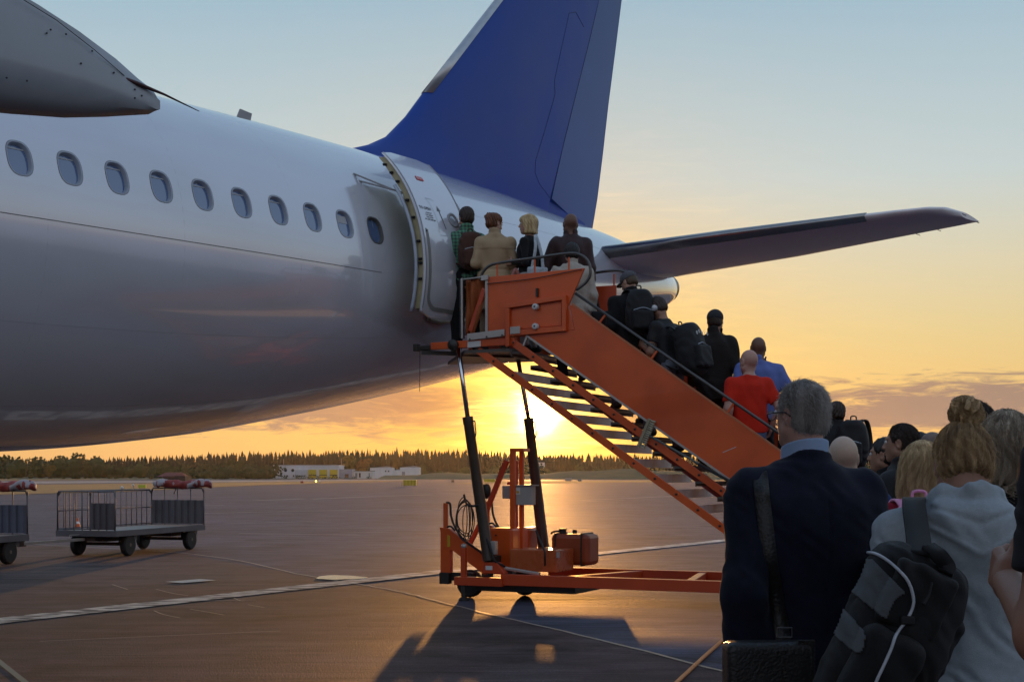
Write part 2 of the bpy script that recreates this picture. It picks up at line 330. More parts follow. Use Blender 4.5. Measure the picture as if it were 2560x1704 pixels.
def smi(x, xs, ys):     # smooth (monotone cubic) interpolation
    xs_, ys_ = xs, ys
    if x <= xs_[0]: return ys_[0]
    if x >= xs_[-1]: return ys_[-1]
    i = bisect(xs_, x)-1; h = xs_[i+1]-xs_[i]; s = (x-xs_[i])/h
    def m(k):
        if k == 0 or k == len(xs_)-1: return 0 if k == 0 else (ys_[-1]-ys_[-2])/(xs_[-1]-xs_[-2])
        a = (ys_[k]-ys_[k-1])/(xs_[k]-xs_[k-1]); b = (ys_[k+1]-ys_[k])/(xs_[k+1]-xs_[k]); return 0 if a*b <= 0 else 2*a*b/(a+b)
    m0, m1 = m(i)*h, m(i+1)*h
    return (2*s**3-3*s**2+1)*ys_[i]+(s**3-2*s**2+s)*m0+(-2*s**3+3*s**2)*ys_[i+1]+(s**3-s**2)*m1
TT = [-26, -23.5, -21, -18, -10, 0, 3.4, 5, 6.6, 9, 11, 12.9, 14, 15, 15.3]
TOP = [3.4, 4.6, 5.35, 5.68, 5.76, 5.83, 5.875, 5.89, 5.89, 5.85, 5.75, 5.66, 5.53, 5.33, 5.26]
BT = [-26, -23.5, -21, -18, -10, 0, 1.3, 3.5, 5, 6.6, 8.5, 9.9, 12, 14, 15.1, 15.3]
BOT = [3.2, 2.5, 1.98, 1.7, 1.68, 1.7, 1.75, 1.96, 2.2, 2.49, 2.87, 3.2, 3.74, 4.3, 4.58, 4.66]
WT = [-26, -23.5, -21, -18, 0, 3, 5, 7, 9, 11, 13, 14.7, 15.1, 15.3]
WW = [.1, 1.1, 1.75, 2.05, 2.07, 2.06, 2.02, 1.92, 1.72, 1.4, 1.0, .55, .4, .32]
def zmid(t):
    a, b = smi(t, TT, TOP), smi(t, BT, BOT)
    return ip(t, [-26, -18, 5, 12, 15.6], [3.3, 3.77, 3.88, 4.5, 4.97]) if True else (a+b)/2
def FS(t, th, off=0.):      # fuselage surface point; th from horizontal (viewer side), up positive
    w = smi(t, WT, WW)+off; zm = zmid(t)
    rt = smi(t, TT, TOP)-zm+off; rb = zm-smi(t, BT, BOT)+off
    c, s = math.cos(th), math.sin(th)
    if s < 0:  # slightly fuller lower lobe
        return pl(t, w*c, zm+rb*s)
    return pl(t, w*c, zm+rt*s)
PT = .553; DT = PT/8; DTH = R(2.)
tw0 = 0.; JW = 8          # window centre at th = 16 deg
holes = {}
for n in range(10):
    holes[n] = (n*8-3, n*8+3, 5, 11)         # i range, j range
t0i, t1i = -16*8, 9*8+200
ti = list(range(-20*8, -1*8, 4))+list(range(-8, 118))+list(range(118, 224, 3))   # coarse far ahead, fine by the windows
def tv(i): return i*DT
opening = (88, 101, -9, 19)     # door opening i, j range
verts = []; faces = []; idx = {}
nose = [-26+.35*k for k in range(int((26-20*8*DT/1.)/.35)+1)]
tl = [x for x in [-26, -25.7, -25.2, -24.5, -23.5, -22.3, -21, -19.5, -18, -16, -14, -12.5] if x < tv(ti[0])-.1]
cols = [('x', x) for x in tl]+[('i', i) for i in ti if tv(i) < 15.25]+[('x', 15.3)]
def cidx(c, j):
    j = j % 180; k = (c, j)
    if k not in idx:
        t = c[1] if c[0] == 'x' else tv(c[1]); p = FS(t, j*DTH); idx[k] = len(verts); verts.append(p)
    return idx[k]
def inhole(i, j):
    j = j if j < 90 else j-180
    for a, b, c, d in list(holes.values())+[opening]:
        if a <= i < b and c <= j < d: return True
    return False
for a, b in zip(cols[:-1], cols[1:]):
    for j in range(180):
        if a[0] == 'i' and b[0] == 'i' and inhole(a[1], j): continue
        faces.append((cidx(a, j), cidx(a, j+1), cidx(b, j+1), cidx(b, j)))
def oval(n, k, K, a, b, e=2.6):      # rounded window outline, returns (dt, dz-ish as arc length)
    ph = 2*math.pi*k/K; c, s = math.cos(ph), math.sin(ph)
    r = (abs(c/a)**e+abs(s/b)**e)**(-1/e); return r*c, r*s
win_rings = []
for n, (a, b, c, d) in holes.items():
    bd = [(i, c) for i in range(a, b)]+[(b, j) for j in range(c, d)]+[(i, d) for i in range(b, a, -1)]+[(a, j) for j in range(d, c, -1)]
    rz = smi(n*PT, TT, TOP)-zmid(n*PT)
    K = len(bd); prev = [cidx(('i', i), j) for i, j in bd]
    for q, (wa, wb) in enumerate([(.16, .20), (.135, .173)]):
        ring = []
        for i, j in bd:
            dx, dy = (i-n*8)*DT, (j-JW)*DTH*rz; ph = math.atan2(dy, dx); cc, ss = math.cos(ph), math.sin(ph)
            r = (abs(cc/wa)**2.7+abs(ss/wb)**2.7)**(-1/2.7)
            verts.append(FS(n*PT+r*cc, JW*DTH+r*ss/rz)); ring.append(len(verts)-1)
        for k in range(K): faces.append((prev[k], prev[(k+1) % K], ring[(k+1) % K], ring[k]))
        prev = ring
    win_rings.append((n, rz))
# end caps
faces.append(tuple(cidx(cols[0], j) for j in range(180))); faces.append(tuple(cidx(cols[-1], j) for j in range(179, -1, -1)))
mb = MB(); mb.add(verts, faces); fus = mb.build('fuselage', MW, plane, smooth=True)
# windows
def wring(n, rz, a, b, off, K=40, e=2.7):
    out = []; a *= .95; b *= .95
    for k in range(K):
        ph = 2*math.pi*k/K; cc, ss = math.cos(ph), math.sin(ph); r = (abs(cc/a)**e+abs(ss/b)**e)**(-1/e)
        out.append(FS(n*PT+r*cc, JW*DTH+r*ss/rz, off))
    return out
for n, rz in win_rings:
    w_ = empty('cabin_window', FS(n*PT, JW*DTH)); w_.parent = plane; wl = w_.location
    def sub(rings, name, m, close=False):
        b_ = MB(); vs = [p-wl for r_ in rings for p in r_]; K = 40
        fs = [(q*K+k, q*K+(k+1) % K, (q+1)*K+(k+1) % K, (q+1)*K+k) for q in range(len(rings)-1) for k in range(K)]
        if close: fs.append(tuple((len(rings)-1)*K+k for k in range(K)))
        b_.add(vs, fs); return b_.build(name, m, w_, smooth=not close, auto=True)
    sub([wring(n, rz, .146, .186, .003), wring(n, rz, .143, .183, .0035)], 'frame_seam', MDK)
    sub([wring(n, rz, .1435, .1835, .002), wring(n, rz, .129, .169, .002), wring(n, rz, .124, .164, -.008), wring(n, rz, .116, .156, -.045)], 'window_frame', mat('window_ring', (.34, .38, .44), rough=.35) if n < 9 else mat('dark_window_rim', (.1, .1, .09), rough=.4))
    sub([wring(n, rz, .118, .158, -.04), wring(n, rz, .05, .07, -.04)], 'pane', MPANE, True)
    if n < 9:
        b_ = MB(); q = [FS(n*PT+dx, JW*DTH+dz/rz, -.037)-wl for dx, dz in ((-.084, .118), (.084, .118), (.09, .104 if n < 8 else .02), (-.09, .104 if n < 8 else .02))]
        b_.add(q, [(0, 1, 2, 3)]); b_.build('window_shade', MSH, w_)
# seam lines on the skin, registration of panels
b_ = MB()
for zz, ta, tb in ((3.83, -4, 5.05),):
    pts = []
    t = ta
    while t <= tb: pts.append(FS(t, math.asin(max(-1, min(1, (3.86+.0127*t-zmid(t))/2.0))), .001)); t += .25
    b_.tube(pts, .004, 5)
b_.build('livery_line', mat('thin_grey_line', (.2, .19, .18), rough=.6), plane)
b_ = MB(); b_.tube([FS(-4+k*.3, R(74), -.001) for k in range(40)], .004, 5); b_.tube([FS(-2+k*.3, R(-52), -.001) for k in range(26)], .0035, 5); b_.tube([FS(-3+k*.4, R(-26), -.0015) for k in range(22)], .003, 4); b_.tube([FS(7.2+k*.3, R(30), -.0015) for k in range(18)], .003, 4)
for tq in (-1.4, .25, 1.9, 3.6, 5.0, 7.4, 8.9, 10.6):
    b_.tube([FS(tq, R(a_), -.0018) for a_ in range(-70, 80, 4) if not (tq in (7.4, 5.0, .25, 3.6) and 5 < a_ < 24)], .0028, 4)
b_.build('skin_seam', mat('skin_seam_grey', (.3, .31, .33), rough=.6), plane)
# antenna on the crown
a0 = FS(4.55, R(90)); b_ = MB()
b_.prism([a0+Vector((-.06, -.012, -.03)), a0+Vector((.2, -.012, -.03)), a0+Vector((.26, -.012, .2)), a0+Vector((.06, -.012, .22))], (0, .024, 0)); b_.build('blade_antenna', MGR, plane, bevel=.004)
b_ = MB(); b_.box(FS(.9, R(-92))+Vector((0, 0, -.03)), (.4, .12, .1)); b_.build('belly_drain', MGR, plane, bevel=.03)
# ---- cabin opening (dark, behind the open door) with its frame
oa, ob, oc, od = opening; b_ = MB()
ring = [FS(tv(i), oc*DTH) for i in range(oa, ob)]+[FS(tv(ob), j*DTH) for j in range(oc, od)]+[FS(tv(i), od*DTH) for i in range(ob, oa, -1)]+[FS(tv(oa), j*DTH) for j in range(od, oc, -1)]
inn = [p+Vector((0, .55, 0)) for p in ring]; K = len(ring)
b_.add(ring+inn, [(k, (k+1) % K, K+(k+1) % K, K+k) for k in range(K)]+[tuple(range(K, 2*K))]); b_.build('door_opening', MIN, plane)
b_ = MB(); b_.tube([p+Vector((0, -.012, 0)) for p in ring]+[ring[0]+Vector((0, -.012, 0))], .022, 6); b_.build('door_frame', MGR, plane, smooth=True)
# ---- the door itself: curved slab moved outwards
dA, dB, DO = 5.24, 6.16, .50
def DS(t, th, off=0.):
    w = 2.0+off+DO-.02*(t-5.8); zm = 3.98; r = 1.94+off
    return pl(t, w*math.cos(th)-DO*(math.cos(th)-1)*1.0, zm+.0+r*math.sin(th))
thb, tht = R(-17.5), R(50.5)
def door_loop(ins, off, K=72, rc=.16):      # rounded rectangle on the curved surface
    out = []; hw = (dB-dA)/2-ins; r = 1.94; hh = (tht-thb)/2*r-ins; cx, ch = (dA+dB)/2, (tht+thb)/2
    rr = max(.03, rc-ins)
    for k in range(K):
        s = k/K*4; side = int(s); f_ = s-side
        cxs = [(hw, -hh), (hw, hh), (-hw, hh), (-hw, -hh)]
        # walk: bottom -> right -> top -> left, with rounded corners by superellipse projection
        ph = 2*math.pi*k/K; c, s_ = math.cos(ph), math.sin(ph)
        e = 9.; q = (abs(c/hw)**e+abs(s_/hh)**e)**(-1/e)
        out.append(DS(cx+q*c, ch+q*s_/r, off))
    return out
def door_skin(ins, off, name, m, par, nx=14, nz=36):
    hw = (dB-dA)/2-ins; r = 1.94; hh = (tht-thb)/2*r-ins; cx, ch = (dA+dB)/2, (tht+thb)/2; b_ = MB(); vs = []; fs = []
    for j in range(nz+1):
        v = -1+2*j/nz; lim = hw*(1-abs(v)**16)**(1/16) if abs(v) < 1 else hw*.55
        ylim = hh
        for i in range(nx+1):
            u_ = -1+2*i/nx; vs.append(DS(cx+u_*lim, ch+v*ylim/r, off))
    for j in range(nz):
        for i in range(nx): fs.append((j*(nx+1)+i, j*(nx+1)+i+1, (j+1)*(nx+1)+i+1, (j+1)*(nx+1)+i))
    b_.add(vs, fs); rim = [j*(nx+1) for j in range(nz, -1, -1)]+[i for i in range(1, nx+1)]+[j*(nx+1)+nx for j in range(1, nz+1)]+[nz*(nx+1)+i for i in range(nx-1, 0, -1)]
    return b_, vs, rim
door = empty('cabin_door', DS((dA+dB)/2, R(10))); door.parent = plane; dl = door.location
def shift(b_): b_.v = [tuple(Vector(v)-dl) for v in b_.v]; return b_
b_, vs, rim = door_skin(0, 0, '', None, None); off = pl(0, -.035, 0)
K = len(rim); base_ = len(b_.v); b_.add([vs[i] for i in rim]+[vs[i]+off for i in rim], [(k, (k+1) % K, K+(k+1) % K, K+k) for k in range(K)], 0)
shift(b_).build('door_skin', MW, door, smooth=True, auto=True)
b_, vs, rim = door_skin(.035, -.03, '', None, None); K = len(rim); off = pl(.0, -.11, 0)
b_.m = [0]*len(b_.m); b_.add([vs[i] for i in rim]+[vs[i]+off for i in rim], [(k, (k+1) % K, K+(k+1) % K, K+k) for k in range(K)]+[tuple(range(K, 2*K))], 0)
shift(b_).build('door_edge', MBEI, door, smooth=False)
# grey seal line running round the lower half of the outer skin
def dpt(u_, h, off=.004): return DS((dA+dB)/2+u_, (tht+thb)/2+h/1.94, off)
hh = (tht-thb)/2*1.94; hw = (dB-dA)/2
def band(path, w, name, m, off=.004):
    b_ = MB(); vs = []; fs = []
    for i, (a, c) in enumerate(path):
        p, q = path[max(i-1, 0)], path[min(i+1, len(path)-1)]; d = Vector((q[0]-p[0], q[1]-p[1])).normalized(); nn = Vector((-d.y, d.x))*w/2
        vs += [dpt(a+nn.x, c+nn.y, off), dpt(a-nn.x, c-nn.y, off)]
    for i in range(len(path)-1): fs.append((2*i, 2*i+1, 2*i+3, 2*i+2))
    b_.add(vs, fs); return shift(b_).build(name, m, door, smooth=True)
ins = .085; path = [(-hw+ins-.02, -.1)]+[(-hw+ins, -.1-.1*k) for k in range(int((hh-.35)/.1))]
path += [(-hw+ins+.18*(1-math.cos(a)), -hh+ins+.2-.18*math.sin(a)) for a in [k*math.pi/16 for k in range(1, 9)]]
path += [(hw-ins-.18+.18*math.sin(a), -hh+ins+.02+.18*(1-math.cos(a))) for a in [k*math.pi/16 for k in range(0, 9)]]
path += [(hw-ins, -hh+.35+.1*k) for k in range(int((hh-.45)/.1))]
band(path, .05, 'lower_seal', mat('seal_grey', (.22, .22, .2), rough=.6))
band([(-hw+.012, h_) for h_ in np.arange(-hh+.1, hh-.02, .05)], .02, 'edge_trim', MGR)
band([(hw-.012, h_) for h_ in np.arange(-hh+.1, hh-.02, .05)], .02, 'edge_trim', MGR)
# latches on the front edge
for k, h_ in enumerate((hh-.18, hh-.34, hh-.5, .35, .1, -.22, -.5, -.7, hh-1.6)):
    p = DS(dA+.02, (tht+thb)/2+h_/1.94, -.1)-dl; b_ = MB(); b_.box(p, (.035, .04, .028)); b_.tube([p+Vector((0, 0, 0)), p+Vector((-.035, 0, 0))], .011, 8)
    b_.build('latch', MDK, door, bevel=.004)
b_ = MB(); b_.tube([DS(dA+.0, (tht+thb)/2+h_/1.94, -.15)-dl for h_ in np.arange(-hh+.02, hh-.5, .08)], .022, 8); b_.build('door_frame_rail', mat('pale_blue_rail', (.42, .47, .55), rough=.35, coat=.3), door, smooth=True)
# door window, exit plate, arrow, lettering
def flat_on_door(u_, h): 
    p = dpt(u_, h, .006); nrm = (dpt(u_, h, .05)-dpt(u_, h, 0)).normalized(); right = Vector((1, 0, 0)); up = nrm.cross(-right); up.normalize()
    if up.z < 0: up = -up
    right = up.cross(nrm); M = Matrix((right, up, nrm)).transposed().to_4x4(); M.translation = p-dl; return M
M = flat_on_door(.23, .12)
b_ = MB(); b_.lathe([(.095, -.01), (.098, .004), (.08, .008), (.07, -.004)], M, 28); b_.build('window_frame', MGR, door, smooth=True)
b_ = MB(); b_.lathe([(.071, -.006), (.02, .001)], M, 28); b_.build('pane', mat('door_pane', (.35, .4, .45), rough=.08, coat=1.), door)
b_ = MB(); b_.box((0, 0, 0), (.13, .062, .003)); b_.v = [tuple(flat_on_door(-.1, .68) @ Vector(v)) for v in b_.v]; b_.build('exit_sign', MRED, door)
def text(s, size, M, m, name, par, ext=.0008, align='CENTER'):
    c = bpy.data.curves.new(name, 'FONT'); c.body = s; c.size = size; c.extrude = ext; c.align_x = align; c.align_y = 'CENTER'; c.resolution_u = 3
    o = bpy.data.objects.new(name, c); COL.objects.link(o); bpy.context.view_layer.update()
    me = bpy.data.meshes.new_from_object(o.evaluated_get(bpy.context.evaluated_depsgraph_get())); bpy.data.objects.remove(o); me.name = name
    me.materials.clear(); o = link(name, me, m, par); o.matrix_local = M; return o
Mx = flat_on_door(-.1, .68); Mx.translation += Mx.to_3x3() @ Vector((0, 0, .003)); text('EXIT', .055, Mx, mat('white_lettering', (.8, .8, .8)), 'exit_lettering', door)
text('TO OPEN', .052, flat_on_door(-.29, .2), MBLK, 'opening_lettering', door)
for k in range(4): text(('1 PUSH FLAP', '2 LIFT HANDLE', '3 PULL DOOR', 'OUT AND FORWARD')[k], .021, flat_on_door(-.25, .14-.03*k), MBLK, 'instruction_lettering', door)
band([(.03, -.03), (.0, .13), (-.02, .24)], .012, 'arrow', MBLK); band([(-.045, .2), (-.022, .27), (.012, .205)], .012, 'arrow', MBLK)
for pth in ([(-.13, -.1), (-.1, .0), (-.12, .16), (-.16, .3), (-.2, .36)], [(-.2, .36), (-.08, .36), (-.05, .34)], [(.05, -.12), (-.12, -.13)]): band(pth, .004, 'handle_outline', MGR)
band([(.18, -.06), (.32, -.09)], .01, 'red_mark', MRED); band([(.24, .0), (.245, -.04)], .008, 'red_mark', MRED); band([(.16, -.16), (.34, -.19)], .014, 'red_mark', MRED)
# hinge arm and its two struts between fuselage and door
b_ = MB()
pA, pB = FS(4.9, R(44), .0), DS(dA+.05, R(30), -.16)
pA = FS(5.02, R(40), .0); pB = DS(dA+.05, R(31), -.14)
for d_ in (0, .07):
    b_ = MB(); b_.bar(pA+Vector((0, 0, -d_)), pB+Vector((0, 0, d_*.2)), .03, .02); b_.build('stay_rod', MGR, plane, bevel=.006)
b_ = MB(); b_.bar(FS(6.1, R(8), -.1), DS(dA+.3, R(2), -.1), .22, .12); b_.build('hinge_arm', MGR, plane, bevel=.008)
# dark sill step under the door
b_ = MB()
sill = [FS(t, R(-14), .015) for t in np.linspace(6., 7.05, 8)]; sl2 = [FS(t, R(-18.), .015) for t in np.linspace(6., 7.05, 8)]
b_.add(sill+sl2, [(k, k+1, 9+k, 8+k) for k in range(7)]); b_.add([p+Vector((0, .3, 0)) for p in sill]+sill, [(k, k+1, 9+k, 8+k) for k in range(7)])
b_.build('door_sill', mat('worn_sill', (.10, .09, .06), rough=.5), plane)
b_ = MB(); b_.tube([FS(t, th, .02) for t, th in [(5.95, R(-9)), (5.97, R(-13)), (6.05, R(-18.5)), (6.3, R(-20.)), (7.05, R(-20.))]], .035, 8); b_.build('scuff_plate', mat('sill_grey', (.33, .31, .26), rough=.45), plane, smooth=True)
# ---- vertical tail
def fin_section(z, xle, xte, thick, n=18, xmax=1.0, xmin=0.):
    out = []
    for k in range(n+1):
        s = k/n; s = xmin+(xmax-xmin)*(.5-.5*math.cos(math.pi*s)); c = xte-xle
        y = 5*thick*c*(.2969*math.sqrt(s)-.126*s-.3516*s*s+.2843*s**3-.1036*s**4)
        out.append((xle+c*s, max(y, .002)))
    return out
fz = [5.3, 5.75, 5.97, 6.11, 6.3, 6.68, 7.11, 8.0, 8.95, 10.2, 11.6]
fle = [6.0, 6.2, 6.61, 7.03, 7.42, 7.86, 8.26, 9.12, 10.04, 11.2, 12.45]
fte = [12.70, 12.86, 12.92, 12.97, 13.02, 13.1, 13.2, 13.38, 13.6, 13.88, 14.2]
fhg = [11.2, 11.3, 11.37, 11.42, 11.5, 11.64, 11.8, 12.2, 12.62, 13.15, 13.65]
fth = [.07, .075, .08, .085, .09, .095, .1, .1, .1, .095, .09]
def loft(rings, closed_ends=True):
    b_ = MB(); n = len(rings[0]); vs = [p for r_ in rings for p in r_]
    fs = [(q*n+k, q*n+(k+1) % n, (q+1)*n+(k+1) % n, (q+1)*n+k) for q in range(len(rings)-1) for k in range(n)]
    if closed_ends: fs += [tuple(range(n))[::-1], tuple((len(rings)-1)*n+k for k in range(n))]
    b_.add(vs, fs); return b_
def sect3(z, le, te, th, x0, x1, gap=0.):
    s = fin_section(z, le, te, th, xmin=x0, xmax=x1)
    return [Vector((x, y, z)) for x, y in s]+[Vector((x, -y, z)) for x, y in s[::-1]]
rings = [sect3(z, a, c, th, .0, (h-a)/(c-a)-.003) for z, a, c, h, th in zip(fz, fle, fte, fhg, fth)]
fin = loft(rings).build('vertical_tail', MBL, plane, auto=True)
rz_ = [(5.72, 12.5), (5.86, 12.0), (6.03, 11.42), (6.3, 11.5), (7.11, 11.8), (8.0, 12.2), (8.95, 12.62), (10.2, 13.15), (11.6, 13.65)]
rr = []
for z, h in rz_:
    le = smi(z, fz, fle); te = smi(z, fz, fte); th = ip(z, fz, fth); rr.append(sect3(z, le, te, th, (h-le)/(te-le), 1.0))
loft(rr).build('rudder', MBL2, plane, auto=True)
# lower aft piece of the fin under the slanted rudder foot
b_ = MB(); b_.prism([Vector((11.1, -.075, 5.6)), Vector((11.2, -.075, 6.15)), Vector((11.5, -.075, 6.1)), Vector((11.85, -.075, 5.95)), Vector((12.5, -.075, 5.78)), Vector((12.6, -.075, 5.5))], (0, .15, 0)); b_.build('fin_root', MBL, plane)
b_ = MB()
def fpt(x, z, e=.004):
    le = smi(z, fz, fle); te = smi(z, fz, fte); th = ip(z, fz, fth); s = (x-le)/(te-le); c = te-le
    y = 5*th*c*(.2969*math.sqrt(max(s, 0))-.126*s-.3516*s*s+.2843*s**3-.1036*s**4); return Vector((x, -y-e, z))
for pth in ([(11.36, 6.03), (11.8, 7.11), (12.62, 8.95), (13.1, 10.1)], [(11.38, 6.02), (11.75, 5.9)], [(10.85, 6.35), (11.0, 6.2), (11.36, 6.03)], [(10.85, 6.35), (10.86, 6.55), (11.45, 7.75), (11.42, 7.95), (11.9, 9.2), (12.12, 9.28), (12.4, 9.1)]):
    P_ = []
    for (a, c), (d, e) in zip(pth[:-1], pth[1:]):
        for k in range(8): P_.append(fpt(a+(d-a)*k/8, c+(e-c)*k/8, .001))
    P_.append(fpt(*pth[-1], .001)); b_.tube(P_, .0035, 4)
b_.build('panel_seam', mat('navy_seam', (.008, .01, .045), rough=.6), plane)
le_r = [[Vector((x, y+.002, z)) for x, y in fin_section(z, a-.015, c, th*1.03, n=10, xmax=.022+.012*(z-7.1)/4)]+[Vector((x, -y-.002, z)) for x, y in fin_section(z, a-.015, c, th*1.03, n=10, xmax=.022+.012*(z-7.1)/4)[::-1]] for z, a, c, th in zip(fz[6:], fle[6:], fte[6:], fth[6:])]
loft(le_r).build('leading_edge', mat('brushed_leading_edge', (.5, .52, .53), rough=.28, metal=.7), plane, smooth=True)
# ---- horizontal stabilisers (near and far)
def stab(sgn, name):
    st = [(.25, 10.85, 14.35), (.98, 11.25, 14.42), (2.93, 12.05, 14.85), (5.3, 13.12, 15.05), (5.7, 13.35, 15.08), (5.88, 13.6, 15.08), (5.97, 14.15, 15.1)]
    rs = []
    for l, a, c in st:
        z = 4.95+.105*l; s_ = fin_section(0, a, c, .11 if l < 5 else .09, n=16)
        rs.append([pl(x, sgn*l, z+y*.9) for x, y in s_]+[pl(x, sgn*l, z-y*1.1) for x, y in s_[::-1]])
    o = loft(rs).build(name, MWW, plane, auto=True)
    le = [[pl(x, sgn*l, 4.95+.105*l+y*.95) for x, y in fin_section(0, a-.01, c, .11, n=8, xmax=.05)]+[pl(x, sgn*l, 4.95+.105*l-y*1.12) for x, y in fin_section(0, a-.01, c, .11, n=8, xmax=.05)[::-1]] for l, a, c in [(.98, 11.25, 14.42), (2.93, 12.05, 14.85), (4.9, 12.93, 15.0)]]
    loft(le).build('leading_edge', mat('stab_leading_edge', (.3, .3, .3), rough=.25, metal=.85), o, smooth=True)
    for x_, l in ((15.08, 4.95), (15.08, 5.3), (15.08, 5.93), (14.3, 5.97)):
        b_ = MB(); p = pl(x_, sgn*l, 4.95+.105*l); b_.tube([p-Vector((.05, 0, 0)), p+Vector((.14, 0, .0))], .006, 5); b_.build('static_wick', MDK, o)
stab(1, 'horizontal_stabilizer'); stab(-1, 'horizontal_stabilizer')
b_ = MB()
tc_ = [(15.2, .33, .31), (15.4, .3, .27), (15.45, .27, .24), (15.35, .2, .18)]
rs = [[pl(t, a*math.cos(q), 4.97+c*math.sin(q)) for q in [2*math.pi*k/32 for k in range(32)]] for t, a, c in tc_]
loft(rs).build('exhaust_cone', mat('exhaust_rim', (.16, .15, .15), rough=.35, metal=.7), plane, auto=True)
# ---- wing above the frame's left corner, with its flap-track fairing
b_ = MB(); rs = []
for l, a, c, z, th in ((1.2, -12.6, -5.6, 2.75, .12), (6.6, -10.2, -5.75, 3.35, .11), (17.2, -5.2, -3.6, 4.55, .1)):
    s_ = fin_section(0, a, c, th, n=16); rs.append([pl(x, l, z+y) for x, y in s_]+[pl(x, l, z-y*.7) for x, y in s_[::-1]])
loft(rs).build('wing', MWW, plane, auto=True)
FL = 8.02
ft = [-7.0, -6.2, -5.4, -4.8, -4.36, -4.12, -3.91, -3.71, -3.56, -3.49, -3.47]
fto = [3.85, 3.82, 3.74, 3.68, 3.635, 3.575, 3.512, 3.434, 3.355, 3.32, 3.29]
fcr = [3.3, 3.28, 3.26, 3.255, 3.256, 3.262, 3.262, 3.25, 3.235, 3.225, 3.23]
fbo = [2.98, 2.96, 2.97, 3.02, 3.06, 3.085, 3.11, 3.15, 3.185, 3.2, 3.215]
fw_ = [.12, .19, .2, .19, .175, .155, .135, .105, .08, .06, .045]
rs = []
for t, zt, zc_, zb, w in zip(ft, fto, fcr, fbo, fw_):
    c = FL-w; half = [(0, zb), (w*.45, zb+.012), (w*.8, zb+(zc_-zb)*.35), (w, zc_-.01), (w*1.0, zc_+.012), (w*.97, (zc_+zt)/2), (w*.8, zt-.03), (w*.4, zt-.004), (0, zt)]
    rs.append([pl(t, c+x, z) for x, z in half]+[pl(t, c-x, z) for x, z in half[::-1][1:-1]])
pod = loft(rs).build('flap_fairing', mat('fairing_paint', (.34, .37, .4), rough=.42, var=.06, coat=.15, rvar=.08), plane, auto=True)
wl_ = pl(-3.62, FL-.1, 3.335)
b_ = MB(); b_.tube([pl(-3.74, FL-.02, 3.335), pl(-3.6, FL-.0, 3.31), pl(-3.46, FL+.015, 3.29), pl(-3.27, FL+.045, 3.245)], [.004, .011, .006, .002], 8); b_.build('static_wick', mat('brown_wick', (.06, .02, .02), rough=.5), pod, smooth=True)
b_ = MB()
for t, z in ((-4.08, 3.44), (-4.0, 3.44), (-4.1, 3.42), (-3.86, 3.40), (-3.74, 3.33), (-3.92, 3.33), (-3.62, 3.28), (-3.58, 3.3), (-3.58, 3.26), (-4.3, 3.18), (-4.2, 3.19), (-3.62, 3.24)):
    i_ = float(np.interp(t, ft, fw_)); b_.lathe([(.0045, 0), (.0045, .003)], Matrix.Translation(pl(t, FL+.000, z)) @ Matrix.Rotation(R(90), 4, 'X'), 8)
b_.tube([pl(t, FL+.0005, z) for t, z in ((-4.26, 3.6), (-4.24, 3.54), (-4.05, 3.49), (-3.85, 3.41), (-3.68, 3.33))], .002, 4)
b_.build('rivet', MDK, pod)
# ================= boarding stairs =================
SD = Vector((.912, -.41, 0)); WD = Vector((.41, .912, 0)); SO = Vector((0, 16.7, 0))
stairs = empty('boarding_stairs', SO, math.atan2(SD.y, SD.x), 'orange mobile boarding stairs on a wheeled base, docked at the open rear door', 'boarding stairs')
def S(px, py, b=0.):        # stair space (a along the flight, b across away from the viewer, z) of a photographed point at depth b
    k = (px-CX)/F; a = (k*(SO.y+.912*b)-.41*b)/(.912+.41*k); D = SO.y+.912*b-.41*a
    return Vector((a, b, CH+(HY-py)/F*D))
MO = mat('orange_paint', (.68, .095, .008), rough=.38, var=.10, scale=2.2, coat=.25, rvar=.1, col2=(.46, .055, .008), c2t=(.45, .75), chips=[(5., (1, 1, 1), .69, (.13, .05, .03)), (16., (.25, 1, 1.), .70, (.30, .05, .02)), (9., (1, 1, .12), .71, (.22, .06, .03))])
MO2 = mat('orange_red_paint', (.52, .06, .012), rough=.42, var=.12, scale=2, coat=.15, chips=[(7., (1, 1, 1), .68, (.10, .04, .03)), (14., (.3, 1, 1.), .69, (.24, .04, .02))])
MST = mat('steel_tube', (.10, .095, .09), rough=.35, metal=.6); MCH = mat('chrome_rod', (.75, .75, .76), rough=.12, metal=1.)
MTR = mat('tread_grey', (.66, .67, .70), rough=.5, var=.15, scale=8); MTRD = mat('dark_tread', (.10, .085, .075), rough=.5); MRB = mat('rubber', (.015, .015, .016), rough=.7)
MAP = mat('riveted_aluminium', (.42, .40, .37), rough=.4, metal=.5, var=.1); MGL = mat('grease_black', (.02, .018, .015), rough=.45); MCAN = mat('orange_canvas', (.30, .07, .012), rough=.8, var=.2, scale=5)
MPW = mat('white_plate', (.6, .6, .58), rough=.5)
def zt(a): return min(2.985, 3.075-.675*max(0., a))
WB = 1.5
def pr(name, poly, b, th, m, par=stairs, bevel=.004):      # flat plate: polygon in (a, z)
    b_ = MB(); b_.prism([(a, b, z) for a, z in poly], (0, th, 0)); return b_.build(name, m, par, bevel=bevel)
